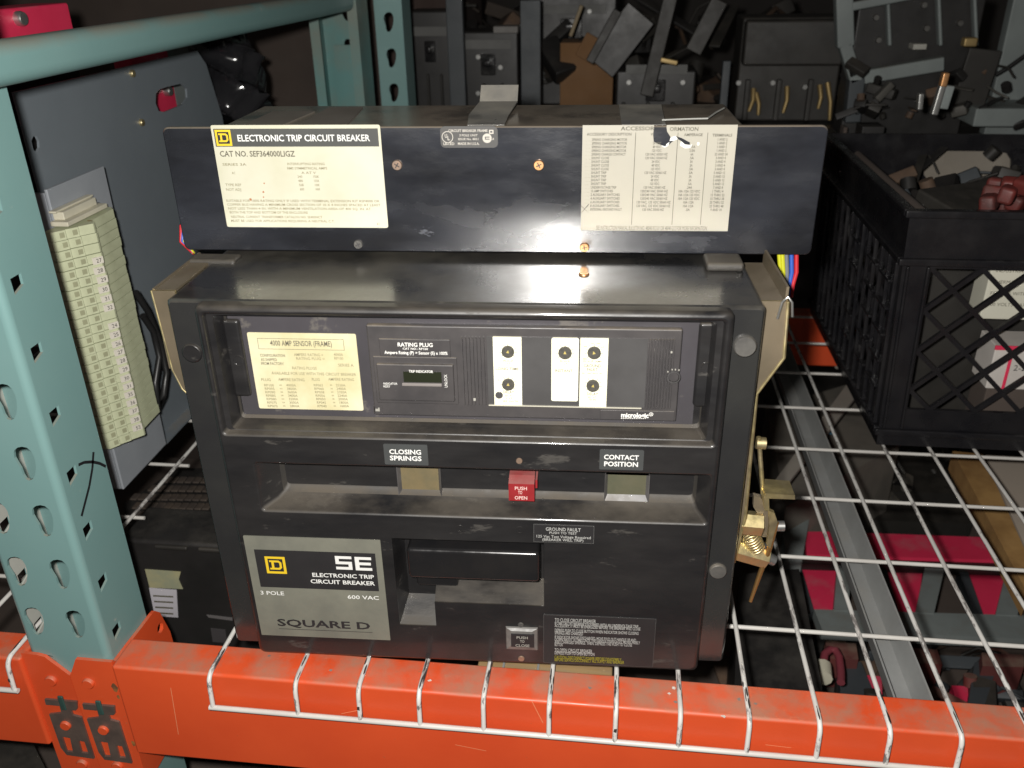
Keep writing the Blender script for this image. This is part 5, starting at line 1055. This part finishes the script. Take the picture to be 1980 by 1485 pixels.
def flat(name, pts, z, mt, par, th=.001):
    q = [at_z(x, y, z) for x, y in pts]; n = len(q); m = MB(); m.add([(p[0], p[1], z) for p in q]+[(p[0], p[1], z-th) for p in q], [list(range(n)), list(range(2*n-1, n-1, -1))]+[(i, (i+1) % n, (i+1) % n+n, i+n) for i in range(n)]); return m.build(name, mt, par)
f0 = at_z(255, 1046, -.03); f1 = at_z(470, 1056, -.03); FY = (f0[1]+f1[1])/2; bk = at_z(420, 985, -.03)[1]
m = MB(); m.rbox((f0[0]-.02, FY, -.44), (f1[0]+.02, bk, -.03), .006, seg=3); m.build('case', DARKB, bh)
m = MB(); m.rbox((f0[0]+.03, FY-.004, -.04), (f0[0]+.075, FY+.002, -.034), .002); m.rbox((f0[0]+.09, FY-.004, -.0402), (f0[0]+.14, FY+.002, -.0342), .002); m.build('moulded_rib', DARKG, bh)
def onf(name, pts, mt, par, d=.0012):
    q = [(lambda p: (p[0], p[2]))(at_y(x, y, FY)) for x, y in pts]; return MB().plate(q, FY-d, FY-d+.001, XZ).build(name, mt, par)
onf('paper_label', ((281, 1100), (350, 1105), (346, 1120), (354, 1138), (290, 1135)), mat('yellowed paper', (0.36, 0.33, 0.18), .7, base2=(.26, .27, .18), nscale=30), bh)
wl = onf('paper_label', ((289, 1136), (342, 1140), (345, 1193), (300, 1190)), mat('bluish white paper', (0.5, 0.48, 0.52), .7), bh)
m = MB()
for k in range(4): m.sheet([(lambda p: (p[0], p[2]))(at_y(x, y, FY)) for x, y in ((297+2*k, 1149+11*k), (336, 1151+11*k), (336, 1154+11*k), (297+2*k, 1152+11*k))], FY-.0016)
m.build('print_line', PGREY, wl)
onf('grey_label', ((400, 1188), (450, 1194), (450, 1199), (404, 1193)), mat('grey label', (0.13, 0.12, 0.12), .6), bh)
onf('grey_label', ((408, 1214), (436, 1217), (440, 1242), (412, 1240)), mat('dim grey label', (0.05, 0.045, 0.047), .6), bh)
# below the left beam
lowbox('steel_plate', 'dim grey plates under the left beam at the bottom corner', 'steel plate', ((-20, 1440), (60, 1430), (90, 1490), (-20, 1500)), -.3, -.44, DARKG)

def heap(name, label, cat, n, place, mats_, size):
    m = MB(); r2 = random.Random(hash(name) % 97 if False else len(label))
    for _ in range(n):
        c = place(r2); M_ = Matrix.Translation(c) @ Matrix.Rotation(r2.uniform(0, 6.3), 4, 'Z') @ Matrix.Rotation(r2.gauss(0, .5), 4, 'X') @ Matrix.Rotation(r2.gauss(0, .4), 4, 'Y'); mi = r2.randrange(len(mats_)); sz = size*r2.uniform(.5, 1.3); k = r2.random()
        if k < .35: m.rbox((-sz, -sz*.5, -sz*.35), (sz, sz*.5, sz*.35), sz*.08, mi, 1, M_)
        elif k < .55: m.rbox((-sz*1.6, -sz*.25, -sz*.06), (sz*1.6, sz*.25, sz*.06), sz*.03, mi, 1, M_)
        elif k < .75: m.tube([tuple(M_ @ Vector((-sz, 0, 0))), tuple(M_ @ Vector((0, 0, .2*sz))), tuple(M_ @ Vector((sz*r2.uniform(.6, 1.6), sz*.5, 0)))], sz*.09, 6, mi)
        else:
            p0 = M_ @ Vector((0, 0, 0)); p1 = M_ @ Vector((0, 0, sz*.5)); m.tube([tuple(p0), tuple(p1)], sz*.3, 10, mi)
    o = m.build(name, mats_, None); tag(o, label, cat, None, 'stuff'); return o
def pl1(r):
    x = r.uniform(800, 1640); Y = r.uniform(1.38, 1.7); y = r.uniform(10, 215); return at_y(x, y, Y)
RUSTY = mat('rusty brown part', (0.10, 0.06, 0.035), .7, base2=(.06, .04, .03), nscale=30); DIMB = mat('dim tan part', (.075, .06, .045), .7)
heap('scrap_parts', 'heap of dim loose switchgear parts filling the rear shelf', 'scrap parts', 150, pl1, [DARKG, DARKB, RUSTY, DARKB, mat('dim brown part', (.045, .034, .026), .7), DARKG], .05)
def pl2(r):
    x, y = r.uniform(1410, 1990), r.uniform(1225, 1370); return at_z(x, y, LZ+r.uniform(.01, .06))
heap('loose_parts', 'loose dark parts lying low under the front of the wire deck', 'scrap parts', 70, pl2, [DARKG, DARKB, BRICK, GREYB, RUSTY], .035)
def pl3(r):
    x, y = r.uniform(1480, 1860), r.uniform(770, 960); return at_z(x, y, LZ+r.uniform(.01, .09))
heap('loose_parts', 'loose dusty parts lying below the deck in front of the crate', 'scrap parts', 70, pl3, [DARKG, DARKB, DIMB, GREYB, DSTEEL], .04)
def pl4(r):
    x, y = r.uniform(1650, 1980), r.uniform(130, 240); return at_y(x, y, r.uniform(1.02, 1.12))
def pl5(r): return Vector((X0c+r.uniform(.04, .30), Y0c+r.uniform(.04, .46), r.uniform(.27, .325)))
X0c, Y0c = A[0], A[1]
heap('crate_parts', 'dull loose parts heaped inside the black milk crate', 'scrap parts', 60, pl5, [DARKG, DARKB, DARKG, GREYB, RUSTY], .03)
heap('hanging_parts', 'jumble of small dark metal pieces between frame and crate', 'scrap parts', 34, pl4, [DARKG, DARKB, mat('dim steel part', (.09, .085, .075), .5, .3), RUSTY, DARKB], .024)
# ================================================================== SURROUNDINGS
m = MB(); m.box((-8, -4, -.95), (8, 8, -.9)); tag(m.build('floor', FLOORM, None, origin=(0, 0, -.95)), None, None, None, 'structure')
m = MB(); m.box((-8, 3.4, -.9), (8, 3.5, 3.5)); tag(m.build('wall', WALLM, None, origin=(0, 3.4, -.9)), None, None, None, 'structure')

for c_, o_ in _fc.values(): bpy.data.objects.remove(o_); bpy.data.curves.remove(c_)
